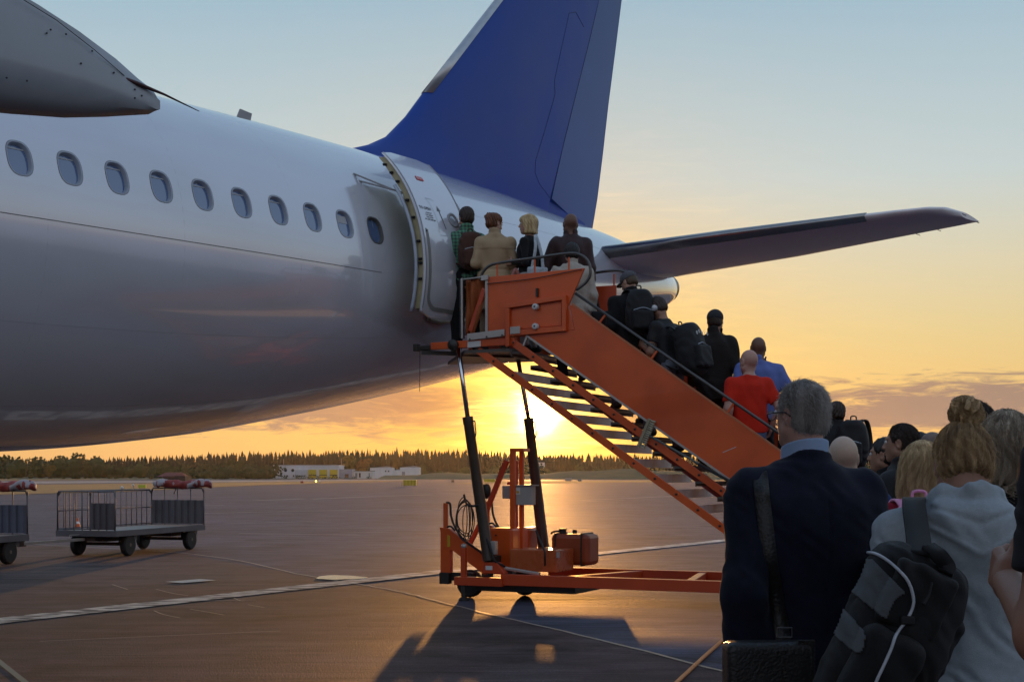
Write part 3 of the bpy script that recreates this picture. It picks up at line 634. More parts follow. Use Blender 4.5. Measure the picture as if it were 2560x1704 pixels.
# platform
b_ = MB(); b_.add([(-.62, -.0, 2.98), (0.0, -.0, 2.98), (0.0, WB, 2.98), (-1.6, WB, 2.98), (-.62, 0, 2.94), (0, 0, 2.94), (0, WB, 2.94), (-1.6, WB, 2.94)], [(0, 1, 2, 3), (7, 6, 5, 4), (0, 4, 5, 1), (1, 5, 6, 2), (2, 6, 7, 3), (3, 7, 4, 0)]); b_.build('platform_floor', MTRD, stairs)
pr('platform_panel', [(-.31, 3.83), (.92, 3.862), (.72, 3.44), (.80, 3.16), (-.31, 3.14)], -.02, .03, MO)
fr = pr('panel_frame', [(-.045, 3.49), (.71, 3.56), (.71, 3.51), (-.045, 3.44)], -.075, .055, MO); pr('panel_frame', [(.66, 3.515), (.71, 3.52), (.71, 3.145), (.66, 3.145)], -.075, .055, MO)
pr('panel_frame', [(-.05, 3.44), (.0, 3.44), (.0, 3.0), (-.05, 2.99)], -.08, .06, MO); pr('panel_frame', [(.0, 3.18), (.66, 3.205), (.66, 3.145), (.0, 3.115)], -.07, .05, MO)
pr('folding_flap', [(.0, 3.42), (.64, 3.48), (.64, 3.215), (.0, 3.19)], -.035, .012, MO)
for z in (3.44, 3.213):
    b_ = MB(); M = Matrix.Translation((.335, -.085, z)) @ Matrix.Rotation(R(90), 4, 'X'); b_.lathe([(.036, -.03), (.036, .02), (.026, .03), (.012, .03)], M, 20); r_ = b_.build('roller', MPW, stairs, auto=True); b_ = MB(); M = Matrix.Translation((.335, -.117, z)) @ Matrix.Rotation(R(90), 4, 'X'); b_.lathe([(.011, -.006), (.009, .006)], M, 12); b_.build('axle', MGL, r_)
pr('latch_bar', [(.325, 3.66), (.35, 3.66), (.35, 3.56), (.325, 3.56)], -.06, .04, MGL)
b_ = MB(); b_.tube(arc([(-.3, -.05, 3.745), (0, -.055, 3.755), (.33, -.055, 3.775), (.9, -.05, 3.845)], 6), .006, 6); b_.build('cord', MRB, stairs)
pr('corner_plate', [(-.335, 3.84), (-.30, 3.84), (-.30, 3.16), (-.335, 3.15)], -.035, .02, MAP)
pr('clamp', [(-.38, 3.845), (-.29, 3.85), (-.29, 3.79), (-.38, 3.785)], -.055, .05, MAP)
pr('door_bumper', [(-.665, 3.815), (-.64, 3.815), (-.635, 3.12), (-.66, 3.12)], -.06, .10, MRB); pr('bumper_plate', [(-.64, 3.825), (-.615, 3.828), (-.61, 3.11), (-.635, 3.11)], -.07, .02, MAP)
pr('top_plate', [(-.62, 3.825), (-.34, 3.84), (-.34, 3.825), (-.62, 3.81)], -.04, .05, MAP)
# folded canvas between bumper and panel
b_ = MB(); vs = []; n = 22; mz = 12
for j in range(mz+1):
    z = 3.815-.66*j/mz
    for i in range(n+1):
        u_ = i/n; a = -.615+.285*u_*(1-.62*(j/mz)**1.6*1.0) ; y = .02+.028*math.sin(u_*9+j*.35)+.02*math.sin(u_*17-j*.5); vs.append((a, y, z))
b_.add(vs, [(j*(n+1)+i, j*(n+1)+i+1, (j+1)*(n+1)+i+1, (j+1)*(n+1)+i) for j in range(mz) for i in range(n)]); o = b_.build('canvas_bellows', MCAN, stairs, smooth=True); md = o.modifiers.new('thick', 'SOLIDIFY'); md.thickness = .006
b_ = MB(); b_.bar((-.36, .02, 3.7), (-.55, .02, 3.2), .05, .06); b_.build('brace_arm', MO2, stairs, bevel=.006)
sk_ = pr('kick_plate', [(-.56, 3.165), (-.07, 3.20), (-.07, 3.12), (-.56, 3.085)], -.06, .02, MAP); pr('kick_plate', [(.01, 3.22), (.14, 3.225), (.14, 3.14), (.01, 3.135)], -.085, .015, MAP)
b_ = MB()
for a, z in ((-.52, 3.1), (-.3, 3.12), (-.1, 3.13)): b_.lathe([(.011, 0), (.009, .012)], Matrix.Translation((a, -.06, z)) @ Matrix.Rotation(R(90), 4, 'X'), 8)
b_.build('rivet', MGL, sk_)
# main beams under the platform
for b in (-.03, WB-.06):
    b_ = MB(); b_.bar((-1.06, b+.04, 3.04), (.05, b+.04, 3.06), .08, .085); b_.build('platform_beam', MO, stairs, bevel=.006)
    b_ = MB(); b_.bar((-1.27, b+.04, 3.02), (-1.0, b+.04, 3.03), .06, .06); b_.bar((-1.3, b+.04, 3.03), (-1.24, b+.04, 3.03), .09, .09); b_.build('beam_buffer', MGL, stairs, bevel=.01)
b_ = MB(); b_.bar((-1.2, 0, 2.97), (-.2, .5, 2.93), .05, .05); b_.build('under_brace', MGL, stairs)
pr('id_plate', [(-.565, 3.075), (-.39, 3.08), (-.39, 3.01), (-.565, 3.0)], -.038, .006, MPW)
b_ = MB(); b_.tube([(-1.22, 0, 3.0), (-1.225, 0, 2.5)], .004, 5); b_.build('hanging_wire', MRB, stairs)
b_ = MB(); b_.lathe([(.06, -.03), (.065, .03), (.03, .05)], Matrix.Translation((-.74, -.06, 3.04)) @ Matrix.Rotation(R(90), 4, 'X'), 16); b_.build('pivot_cap', MGL, stairs, auto=True)
# long side panels
def ztop(a): return 3.22-.705*(a-1.1)
def zbot(a): return 3.10-.69*(a-.21)
AE = 4.45
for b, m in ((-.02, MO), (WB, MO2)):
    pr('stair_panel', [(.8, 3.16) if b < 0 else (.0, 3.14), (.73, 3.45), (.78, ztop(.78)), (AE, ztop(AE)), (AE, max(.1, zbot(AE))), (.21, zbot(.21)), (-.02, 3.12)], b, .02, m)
    b_ = MB(); b_.bar((.76, b+.01, ztop(.76)+.005), (AE, b+.01, ztop(AE)+.005), .03, .02); b_.build('panel_edge', mat('worn_orange_edge', (.5, .16, .06), rough=.4), stairs)
    b_ = MB(); b_.bar((.21, b-.004, zbot(.21)+.01), (AE, b-.004, zbot(AE)+.01), .03, .022); b_.bar((.21, b-.004, zbot(.21)+.02), (.16, b-.004, zbot(.21)-.1), .03, .02); b_.build('edge_strip', MAP, stairs)
# rear platform side wall (far side) with the rail
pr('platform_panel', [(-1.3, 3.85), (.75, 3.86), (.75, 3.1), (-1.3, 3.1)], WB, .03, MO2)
b_ = MB(); b_.bar((2.55, -.022, 1.74), (2.70, -.022, 1.80), .002, .006); b_.build('scratch', MPW, stairs)
# stringers
def zs(a): return 2.945-.692*(a+.47)        # underside line
def zu(a): return 2.345-.687*(a-1.1)-.09       # upper stringer at tread level
for b, zf, a0, a1 in ((.02, zs, -.45, 3.98), (.0, zu, -.12, 4.1), (1.44, zu, -.12, 4.1)):
    b_ = MB(); b_.bar((a0, b, zf(a0)+.045), (a1, b, zf(a1)+.045), .035, .085); st = b_.build('stringer', MO, stairs, bevel=.004)
    if b > 1: continue
    for i in range(16):
        a = .03+.25*i-(.27 if zf is zs else .0); b_ = MB(); b_.lathe([(.014, 0), (.014, .012), (.006, .016)], Matrix.Translation((a, b-.018, zf(a)+.05)) @ Matrix.Rotation(R(90), 4, 'X'), 8); b_.build('bolt', MGL, st)
for i in range(17):
    a = .10+.25*i; z0 = zs(a)
    if z0 < .0: z0 = 0.
    b_ = MB(); b_.box((a-.10, .71, z0+.115+.0), (.012, 1.36, .095)); b_.box((a-.085, .71, z0+.07), (.03, 1.36, .012)); b_.build('riser', MTR, stairs)
    zt_ = zt(a+.1); b_ = MB(); b_.box((a-.02, .75, zt_-.012), (.21, 1.46, .024)); b_.box((a-.12, .75, zt_-.035), (.012, 1.46, .04)); b_.build('tread', MTRD, stairs)
# dark red middle carrier under the treads
b_ = MB(); b_.bar((.2, .72, 2.75), (3.9, .72, zs(3.9)+.2), .16, .05); b_.build('centre_beam', mat('dark_red_paint', (.22, .02, .01), rough=.5), stairs)
# handrails
def rail(pts, name='handrail', r=.017, m=MST):
    b_ = MB(); b_.tube(pts, r, 10); return b_.build(name, m, stairs, smooth=True)
def zr(a): return 3.374-.69*(a-1.1)
for b in (.0, WB+.01):
    rail(arc([(-.40, b, 3.80), (-.385, b, 3.88), (-.30, b, 3.96), (-.15, b, 3.99), (.30, b, 4.02), (.72, b, 4.045), (.88, b, 4.01), (.965, b, 3.92), (.985, b, 3.8), (.93, b, 3.70), (.81, b, 3.62)], 6))
    rail([(.80, b, zr(.8)), (AE, b, zr(AE))])
    for a in (-.19, .29, .72): b_ = MB(); b_.tube([(a, b+.0, 3.82), (a, b, 4.0)], .012, 8); b_.build('rail_post', MO, stairs)
    for a in (1.1, 1.72, 2.6, 3.4): b_ = MB(); b_.bar((a-.02, b, ztop(a)-.01), (a+.07, b, zr(a+.07)-.01), .022, .022); b_.build('rail_post', MO, stairs)
# ---- base frame
for b in (.0, 1.44):
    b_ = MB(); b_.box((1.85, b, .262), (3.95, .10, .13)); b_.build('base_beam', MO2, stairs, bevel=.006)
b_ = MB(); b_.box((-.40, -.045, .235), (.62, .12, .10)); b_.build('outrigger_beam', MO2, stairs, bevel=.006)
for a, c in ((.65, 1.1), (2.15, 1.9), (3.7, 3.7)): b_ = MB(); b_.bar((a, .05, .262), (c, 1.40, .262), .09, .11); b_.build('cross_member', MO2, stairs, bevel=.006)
b_ = MB(); b_.box((.1, .72, .15), (1.3, 1.2, .08)); b_.build('chassis_pan', MGL, stairs)
# end frame with column, sloped arm and uprights
for b in (.25, 1.45):
    b_ = MB(); b_.bar((-.985, b, .84), (-.985, b, .30), .09, .13, up=(1, 0, 0)); b_.build('end_column', MO, stairs, bevel=.008)
    b_ = MB(); b_.prism([(-1.06, b-.05, .86), (-.93, b-.05, .84), (-.45, b-.05, .52), (-.45, b-.05, .29), (-.87, b-.05, .57), (-1.0, b-.05, .6)], (0, .08, 0)); b_.build('sloped_arm', MO, stairs, bevel=.006)
    b_ = MB(); b_.tube([(-1.0, b, .84), (-1.0, b, 1.15)], .03, 14); b_.build('jack_tube', MO, stairs, auto=True)
    b_ = MB(); b_.box((-.99, b-.02, .24), (.13, .1, .14)); b_.box((-.8, b+.05, .26), (.3, .1, .1)); b_.build('jack_foot', MGL, stairs, bevel=.01)
    b_ = MB(); b_.tube(arc([(-.99, b, 1.155), (-.94, b, 1.14), (-.92, b-.01, 1.0), (-.86, b-.02, .86), (-.72, b-.04, .7), (-.5, b-.06, .57), (-.38, b-.06, .47)], 7), .014, 8); b_.build('hose', MRB, stairs, smooth=True)
    b_ = MB(); b_.tube(arc([(-.95, b-.06, .86), (-.9, b-.06, .87), (-.84, b-.06, .82)], 5), .012, 8); b_.build('hose', MRB, stairs, smooth=True)
pr('yellow_sticker', [(-.95, .77), (-.91, .75), (-.91, .62), (-.95, .62)], .192, .006, MYD2 := mat('yellow_sticker_paint', (.6, .36, .02)))
# wheels
def wheel(par, c, r, w, axis, name='wheel', hubm=None):
    t = empty(name, c); t.parent = par; M = Matrix.Rotation(R(90), 4, axis)
    b_ = MB(); b_.lathe([(r*.55, -w/2), (r*.86, -w/2), (r*.98, -w*.32), (r, 0), (r*.98, w*.32), (r*.86, w/2), (r*.55, w/2)], M, 28); b_.build('tyre', MRB, t, auto=True)
    b_ = MB(); b_.lathe([(r*.57, -w*.42), (r*.5, -w*.3), (r*.2, -w*.34), (r*.16, -w*.5), (r*.1, -w*.52)], M, 20); b_.lathe([(r*.57, w*.42), (r*.5, w*.3), (r*.2, w*.34), (r*.16, w*.5), (r*.1, w*.52)], M, 20); b_.build('rim', hubm or mat('grey_rim', (.12, .11, .1), rough=.5, metal=.3), t, auto=True)
    return t
wheel(stairs, (-.74, .40, .17), .17, .1, 'X'); wheel(stairs, (-.25, .95, .17), .17, .1, 'X'); wheel(stairs, (3.6, .2, .2), .2, .1, 'X'); wheel(stairs, (3.6, 1.3, .2), .2, .1, 'X')
# stabiliser foot in front
b_ = MB(); b_.box((-.6, -.06, .42), (.06, .06, .42)); b_.build('stabiliser_post', MO2, stairs, bevel=.004)
b_ = MB(); b_.tube([(-.6, -.06, .19), (-.6, -.06, .05)], .032, 12); b_.lathe([(.065, .0), (.065, .02), (.03, .05)], Matrix.Translation((-.6, -.06, 0)), 14); b_.build('stabiliser_foot', MGL, stairs)
b_ = MB(); b_.lathe([(.03, .63), (.035, .65), (.03, .67), (.01, .68)], Matrix.Translation((-.6, -.06, 0)), 14); b_.build('stabiliser_cap', MAP, stairs)
# lifting cylinders
def ram(px0, py0, pxm, pym, px1, py1, b, nm='lifting_cylinder'):
    t = empty(nm, S(px1, py1, b)); t.parent = stairs; o_ = t.location; A, Mi, B = S(px0, py0, b)-o_, S(pxm, pym, b)-o_, Vector((0, 0, 0))
    b_ = MB(); b_.tube([A, Mi], .028, 14); b_.build('piston_rod', MCH, t, smooth=True)
    b_ = MB(); d = (Mi-B).normalized(); b_.tube([Mi+d*.0, Mi-d*.08, Mi-d*.09, B], [.064, .064, .06, .072], 18); b_.build('cylinder_barrel', mat('greasy_barrel', (.045, .03, .02), rough=.35, coat=.3), t, auto=True)
    b_ = MB(); q = Mi-d*.06; b_.tube(arc([q, q+Vector((.09, -.02, .01)), q+Vector((.1, -.02, -.06)), q+Vector((.11, -.02, -.14)), q+Vector((.085, -.02, -.22))], 5), .008, 6); b_.build('hydraulic_pipe', MRB, t, smooth=True)
    return t
ram(1145, 862, 1169, 1042, 1222, 1400, .04); ram(1292, 880, 1321, 1045, 1359, 1368, 1.2)
b_ = MB(); b_.prism([(-.36, -.0, .46), (-.2, -.0, .46), (-.1, 0, .33), (-.4, 0, .33)], (0, .12, 0)); b_.build('ram_bracket', MO2, stairs, bevel=.005)
pr('bracket_label', [(-.34, .42), (-.25, .42), (-.25, .37), (-.34, .37)], -.01, .004, MPW)
# mast with control box
def bx(name, px0, py0, px1, py1, b, d, m, par=stairs, bevel=.008, y=None):
    p, q = S(px0, py0, b), S(px1, py1, b); b_ = MB(); b_.box(((p.x+q.x)/2, b+d/2, (p.z+q.z)/2), (abs(q.x-p.x), d, abs(p.z-q.z))); return b_.build(name, m, par, bevel=bevel)
bx('mast_post', 1274, 1122, 1286, 1372, .45, .06, MO); bx('mast_post', 1297, 1122, 1307, 1372, .62, .05, MO); bx('mast_post', 1285, 1150, 1292, 1330, .95, .05, MO2)
bx('mast_head', 1274, 1120, 1307, 1128, .45, .22, MO, bevel=.004)
b_ = MB(); b_.bar(S(1267, 1150, .8), S(1218, 1272, .8), .05, .06); b_.bar(S(1218, 1272, .8), S(1172, 1365, .8), .05, .05); b_.build('diagonal_brace', MO2, stairs, bevel=.005)
cb = bx('control_box', 1284, 1213, 1328, 1262, .50, .14, mat('control_box_grey', (.36, .35, .32), rough=.45, var=.05)); bx('control_box', 1255, 1213, 1275, 1246, .55, .14, MATS['control_box_grey'])
bx('warning_label', 1286, 1218, 1300, 1236, .493, .004, MPW, bevel=0); bx('warning_triangle', 1291, 1226, 1297, 1232, .488, .004, MYD2, bevel=0); bx('box_lid', 1282, 1211, 1331, 1214, .48, .2, MATS['control_box_grey'], bevel=0)
b_ = MB(); b_.lathe([(.02, 0), (.022, .03), (.012, .035)], Matrix.Translation(S(1272, 1211, .6)), 14); b_.build('beacon', mat('red_beacon', (.6, .03, .02), rough=.3), stairs)
b_ = MB(); b_.lathe([(.0, .08), (.04, .07), (.055, .02), (.05, -.05), (.02, -.1)], Matrix.Translation(S(1216, 1225, .3)), 14); b_.build('work_lamp', MGL, stairs, smooth=True)
# machine covers, front box, tank
def rbox(name, px0, py0, px1, py1, b, d, m, bev=.03): return bx(name, px0, py0, px1, py1, b, d, m, bevel=bev)
rbox('pump_housing', 1218, 1319, 1280, 1425, .35, .5, MO); rbox('pump_housing', 1288, 1318, 1319, 1380, 1.0, .35, MO, .04); b_ = MB(); b_.lathe([(.012, 0), (.01, .012)], Matrix.Translation(S(1240, 1337, .345)) @ Matrix.Rotation(R(90), 4, 'X'), 10); b_.build('key_hole', MGL, stairs)
rbox('front_box', 1274, 1372, 1391, 1430, .22, .55, mat('orange_box_paint', (.42, .09, .02), rough=.3, coat=.3, rvar=.08), .008)
bx('box_latch', 1391, 1379, 1398, 1394, .22, .01, MAP, bevel=0)
rbox('motor', 1288, 1335, 1308, 1370, .7, .14, MGL, .02)
tk = rbox('fuel_tank', 1376, 1334, 1472, 1414, .85, .38, mat('tank_orange', (.28, .05, .012), rough=.4), .05)
for px in (1387, 1452): bx('tank_strap', px-2, 1332, px+2, 1415, .835, .41, MGL, bevel=.01)
b_ = MB(); b_.lathe([(.045, 0), (.045, .04), (.05, .045), (.05, .065)], Matrix.Translation(S(1407, 1333, 1.0)), 14); b_.build('filler_cap', MGL, stairs); b_ = MB(); b_.lathe([(.028, 0), (.028, .04), (.02, .05)], Matrix.Translation(S(1437, 1333, 1.0)), 14); b_.build('filler_cap', MGL, stairs)
b_ = MB(); b_.tube(arc([S(1400, 1327, .95), S(1385, 1328, .95), S(1377, 1333, .95)], 5), .012, 8); b_.build('tank_hose', MRB, stairs, smooth=True)
b_ = MB(); b_.tube([S(1340, 1325, .15), S(1362, 1378, .15), S(1363, 1414, .15)], [.014, .012, .014], 8); b_.build('hand_lever', MGL, stairs, smooth=True)
# coiled cable on the ram
random.seed(5)
b_ = MB()
for q in range(6):
    cx_, cz_ = 1170+random.uniform(-6, 6), 1298+random.uniform(-8, 8); rx_, rz_ = random.uniform(8, 24), random.uniform(38, 52); pts = []
    for k in range(15): a = 2*math.pi*k/14; pts.append(S(cx_+rx_*math.cos(a)*(1.3 if math.cos(a) < 0 else .7)-5, cz_+rz_*math.sin(a), -.03+.01*q))
    b_.tube(arc(pts, 3), .006, 6)
b_.tube(arc([S(1160, 1235, -.03), S(1166, 1258, -.03), S(1180, 1264, -.03), S(1196, 1262, -.03)], 6), .014, 8)
b_.build('coiled_cable', MRB, stairs, smooth=True)
b_ = MB(); b_.tube(arc([S(1216, 1345, -.01), S(1226, 1370, -.02), S(1236, 1400, -.01), S(1262, 1415, .1)], 6), .014, 8); b_.build('valve_hose', MRB, stairs, smooth=True)
bx('valve_block', 1222, 1352, 1238, 1386, .02, .08, MAP); bx('valve_block', 1210, 1388, 1236, 1412, .06, .2, MGL)
# towing bar parts folded along the base
b_ = MB(); b_.bar(S(1256, 1418, .12), S(1350, 1434, .12), .05, .04); b_.build('folded_towbar', MAP, stairs, bevel=.01)
# ---- broom resting against the stringer
bp_, bq = S(1628, 1048, -.06), S(1600, 1118, -.06); hd = S(1858, 1222, -.07)
Ms = Matrix.Rotation(stairs.rotation_euler.z, 4, 'Z'); o_ = Ms @ ((bp_+bq)/2)+SO
broom = empty('broom', o_, stairs.rotation_euler.z, 'pale bristled push broom wedged under the orange stair side panel', 'broom'); cc = (bp_+bq)/2
b_ = MB(); b_.tube([(0, 0, 0), hd-cc], .013, 10); b_.build('handle', mat('broom_handle_green', (.10, .12, .11), rough=.4), broom, smooth=True); b_ = MB(); d = (hd-cc); b_.tube([d*.55, d], .017, 10); b_.build('grip', MRB, broom, smooth=True)
ax_ = (bq-bp_).normalized(); pe = Vector((-ax_.z, 0, ax_.x)); b_ = MB(); b_.bar((bp_-cc)+pe*-.02, (bq-cc)+pe*-.02, .05, .035, up=pe); b_.build('broom_head', mat('broom_wood', (.30, .25, .16), rough=.7), broom, bevel=.005)
b_ = MB()
for i in range(14):
    for j in range(3):
        p = (bp_-cc)*(1-(i+.5)/14)+(bq-cc)*((i+.5)/14)+Vector((0, (j-1)*.016, 0)); b_.tube([p, p+pe*(.055 if pe.x > 0 else .055)*(1)+ax_*random.uniform(-.004, .004)], [.007, .009], 5)
b_.build('bristles', mat('bristle_cream', (.42, .38, .26), rough=.8, var=.3, scale=50), broom)
# orange rope on the apron
r0, r1 = gp(1600, 1800), gp(1875, 1545); tag((lambda b_: b_.build('rope', mat('orange_rope', (.55, .20, .05), rough=.5, var=.3, scale=60), smooth=True))(MB().tube(arc([(r0.x, r0.y, .018), ((r0.x+r1.x)/2-.02, (r0.y+r1.y)/2, .018), (r1.x, r1.y, .018)], 10), .016, 10)), 'thin orange rope lying across the ground beside the man in the dark jacket', 'rope')
# ================= baggage carts =================
MCG = mat('galvanised_grey', (.12, .125, .14), rough=.5, metal=.3, var=.15, scale=4); MCD = mat('cart_panel', (.085, .085, .095), rough=.6, var=.15, scale=3); MCB = mat('blue_grey_panel', (.075, .09, .125), rough=.55, var=.15, scale=3); MTP = mat('red_tarp', (.26, .03, .022), rough=.55, var=.35, scale=5, col2=(.36, .34, .36), c2t=(.53, .56), stretch=(1.5, 2.6, 1.5), bump=.6, bscale=30); MDB = mat('deck_boards', (.25, .24, .22), rough=.7, var=.2, scale=3, stretch=(1, 8, 1))
MRU = mat('rusty_axle', (.05, .03, .02), rough=.7)
def corrug(b_, a, c, z0, z1, n):
    vs = []; a = Vector(a); c = Vector(c); d = (c-a); nn = Vector((-d.y, d.x, 0)).normalized()
    for i in range(2*n+1): 
        for s_ in (0, 1):
            p = a+d*(i+(.35 if s_ else -.35)*(1 if 0 < i < 2*n else 0))/(2*n)+nn*(.03 if i % 2 else 0); vs += [(p.x, p.y, z0), (p.x, p.y, z1)]
    m_ = len(vs)//2; b_.add(vs, [(2*k, 2*k+2, 2*k+3, 2*k+1) for k in range(m_-1)])
def cart(L_, Wd, loc, rz, label, tarpx, draw, blue=False):
    t = empty('baggage_cart', loc, rz, label, 'baggage cart', 'baggage carts in tow below the fuselage'); ph = MCB if blue else MCD; H0, H1 = .48, 1.19
    b_ = MB(); b_.box((0, 0, H0-.03), (L_, Wd, .05)); b_.build('deck', MDB, t); b_ = MB()
    for s in (-1, 1): b_.box((0, s*(Wd/2+.012), H0-.05), (L_, .03, .11)); b_.box((s*(L_/2+.012), 0, H0-.05), (.03, Wd+.05, .11))
    b_.build('deck_rim', MCG, t, bevel=.004)
    q = .018
    def railing(pts, nx, name='cage_side', mid=True, top=H1, chamf=True):
        a, c = Vector((*pts[0], 0)), Vector((*pts[1], 0)); b_ = MB()
        for k in range(nx+1):
            p = a+(c-a)*k/nx; b_.tube([(p.x, p.y, H0), (p.x, p.y, top-.02)], q if k in (0, nx) else .011, 6)
        b_.tube([(a.x, a.y, top-.08), a+(c-a)*.03+Vector((0, 0, top)), a+(c-a)*.97+Vector((0, 0, top)), (c.x, c.y, top-.08)], q, 6)
        if mid: b_.tube([a+Vector((0, 0, (H0+top)/2)), c+Vector((0, 0, (H0+top)/2))], .012, 6)
        b_.tube([a+Vector((0, 0, H0+.03)), c+Vector((0, 0, H0+.03))], .012, 6)
        return b_.build(name, MCG, t, smooth=True)
    x0, x1, y0, y1 = -L_/2, L_/2, -Wd/2, Wd/2
    railing(((x0, y0+.5), (x0, y1)), 4, mid=False); railing(((x0, y0), (x0, y0+.5)), 3); railing(((x1, y0), (x1, y1)), 4, top=H1+.03); railing(((x0, y1), (x1, y1)), 17, name='cage_side')
    for a, c, n in (((x0-.02, y0), (x0-.02, y0+.5), 4), ((x1-.02, y0), (x1-.02, y1), 8)):
        b_ = MB(); corrug(b_, (*a, 0), (*c, 0), H0+.02, H0+.50, n); o = b_.build('corrugated_panel', ph, t); md = o.modifiers.new('s', 'SOLIDIFY'); md.thickness = .004
    # axles and wheels
    for ax in (x0+.55, x1-.45):
        b_ = MB(); b_.box((ax, 0, .22), (.06, Wd*.86, .06)); b_.box((ax, 0, .32), (.5, .5, .1)); b_.tube([(ax, -Wd*.3, .22), (ax, -Wd*.32, .42)], .03, 8); b_.tube([(ax, Wd*.3, .22), (ax, Wd*.32, .42)], .03, 8); b_.build('axle', MRU, t)
        for s in (-1, 1): wheel(t, (ax, s*Wd*.44, .205), .205, .12, 'X', hubm=mat('cart_rim', (.14, .11, .09), rough=.5, metal=.4))
        b_ = MB(); b_.box((ax+.3, -Wd*.4, .34), (.1, .06, .12)); b_.build('mudguard', MCG, t)
    b_ = MB(); b_.bar((x0+.5, 0, .34), (x0+.05, 0, .32), .3, .06); b_.build('drawbar_hinge', MRU, t)
    Mi = Matrix.Rotation(-rz, 3, 'Z'); ends = [Mi @ (Vector(q_)-Vector(loc)) for q_ in draw]
    tb = MB(); tb.bar(ends[0], ends[1], .045, .05); dv = ends[1]-ends[0]; up_ = Vector((0, 0, .09)); tb.tube([ends[0]+dv*.12, ends[0]+dv*.12+up_, ends[0]+dv*.36+up_, ends[0]+dv*.37], .009, 6); tb.build('drawbar', mat('pale_drawbar', (.35, .34, .3), rough=.5), t)
    b_ = MB(); b_.prism([ends[1]+Vector((-.12, 0, -.05)), ends[1]+Vector((.14, .02, -.05)), ends[1]+Vector((-.02, 0, .17))], (0, .03, 0)); b_.bar(ends[1], ends[1]+dv*.3, .09, .06); b_.build('tow_hitch', MRU, t)
    # rolled tarpaulin on top
    b_ = MB(); rs = []; n = 26; K = 14; a, c = Vector(tarpx[0]), Vector(tarpx[1])
    for i in range(n+1):
        u_ = i/n; p = a+(c-a)*u_; dr = (c-a).normalized(); e1 = Vector((-dr.y, dr.x, 0)).normalized(); e2 = dr.cross(e1); p.z += .02*math.sin(u_*9)-.05*max(0, u_-.85)*4
        for k in range(K):
            th = 2*math.pi*k/K; r_ = (.095+.014*math.sin(3*th+u_*24)+.006*math.sin(u_*47+th)+.010*max(0, math.sin(th*1.0+u_*15))**8)*(1 if .04 < u_ < .97 else .72); b_.v.append(tuple(p+e1*r_*math.cos(th)+e2*r_*.85*math.sin(th)))
    for i in range(n):
        for k in range(K): b_.f.append((i*K+k, i*K+(k+1) % K, (i+1)*K+(k+1) % K, (i+1)*K+k))
    b_.f += [tuple(range(K)), tuple(range(n*K, (n+1)*K))]; b_.m = [0]*len(b_.f); b_.build('rolled_tarp', MTP, t, smooth=True)
    b_ = MB(); p = a+(c-a)*.3; b_.tube(arc([p+Vector((0, -.11, .05)), p+Vector((0, -.1, -.1)), p+Vector((.02, -.05, -.2))], 4), .012, 6); b_.build('tarp_strap', MCG, t)
    return t
cA = cart(3.3, 1.18, (-7.26, 27.35, 0), R(74), 'grey caged baggage cart with a red tarp roll at its right end', [(1.6, .5, 1.30), (1.6, -.78, 1.31)], [(-7.62, 26.0, .33), (-8.6, 25.0, .28)])
cB = cart(3.2, 1.15, (-9.2, 22.75, 0), R(75), 'blue grey baggage cart cut off by the left picture edge', [(1.6, .5, 1.30), (1.6, -.72, 1.31)], [(-10.1, 21.2, .33), (-10.5, 20.0, .28)], blue=True)
# ================= far background =================
random.seed(11)
def foliage_mat(name, c1, c2):
    m = mat(name, c1, rough=.85, var=.45, scale=.18, col2=c2, c2t=(.4, .65)); return m
MCON = foliage_mat('conifer_needles', (.014, .017, .008), (.026, .024, .010)); MDEC = foliage_mat('leaf_green', (.03, .045, .010), (.06, .068, .014)); MBUSH = foliage_mat('bush_green', (.03, .045, .012), (.06, .06, .015))
MYEL = foliage_mat('autumn_yellow', (.16, .11, .02), (.09, .08, .02))
def conifer(b_, x, y, z, h, w):
    n = 8; tiers = random.randint(5, 8); vs = []; fs = []; base = .04*h
    for t in range(tiers):
        z0 = z+base+(h-base)*t/tiers*.97; z1 = min(z+h, z0+(h/tiers)*1.75); r0 = w*(1-t/tiers)**.8*random.uniform(.8, 1.15)
        k0 = len(vs); ph = random.random()*6
        for k in range(n): a = 2*math.pi*k/n+ph; r = r0*random.uniform(.55, 1.25); vs.append((x+r*math.cos(a), y+r*math.sin(a), z0+random.uniform(-.03, .05)*h))
        vs.append((x+random.uniform(-.1, .1), y, z1))
        fs += [(k0+k, k0+(k+1) % n, k0+n) for k in range(n)]
    b_.add(vs, fs)
def leafy(b_, x, y, z, h, w, n=170):
    vs = []; fs = []
    lob = [(random.gauss(0, .33)*w, random.gauss(0, .33)*w, h*random.uniform(.35, .85), w*random.uniform(.35, .6)) for _ in range(6)]+[(0, 0, h*.45, w*.6)]
    for _ in range(n):
        lx, ly, lz, lr = random.choice(lob); u_ = random.uniform(-1, 1); a = random.random()*6.283; q = math.sqrt(1-u_*u_); rr = lr*random.uniform(.75, 1.12)
        c = Vector((x+lx+rr*q*math.cos(a), y+ly+rr*q*math.sin(a), max(z+.15, z+lz+rr*u_*.75))); s = .13*w*random.uniform(.5, 1.4)
        d1 = Vector((random.gauss(0, 1), random.gauss(0, 1), random.gauss(0, 1))).normalized(); d2 = d1.orthogonal().normalized(); k0 = len(vs)
        vs += [c+d1*s, c+d2*s*.8, c-d1*s, c-d2*s*.8]; fs.append((k0, k0+1, k0+2, k0+3))
    b_.add(vs, fs)
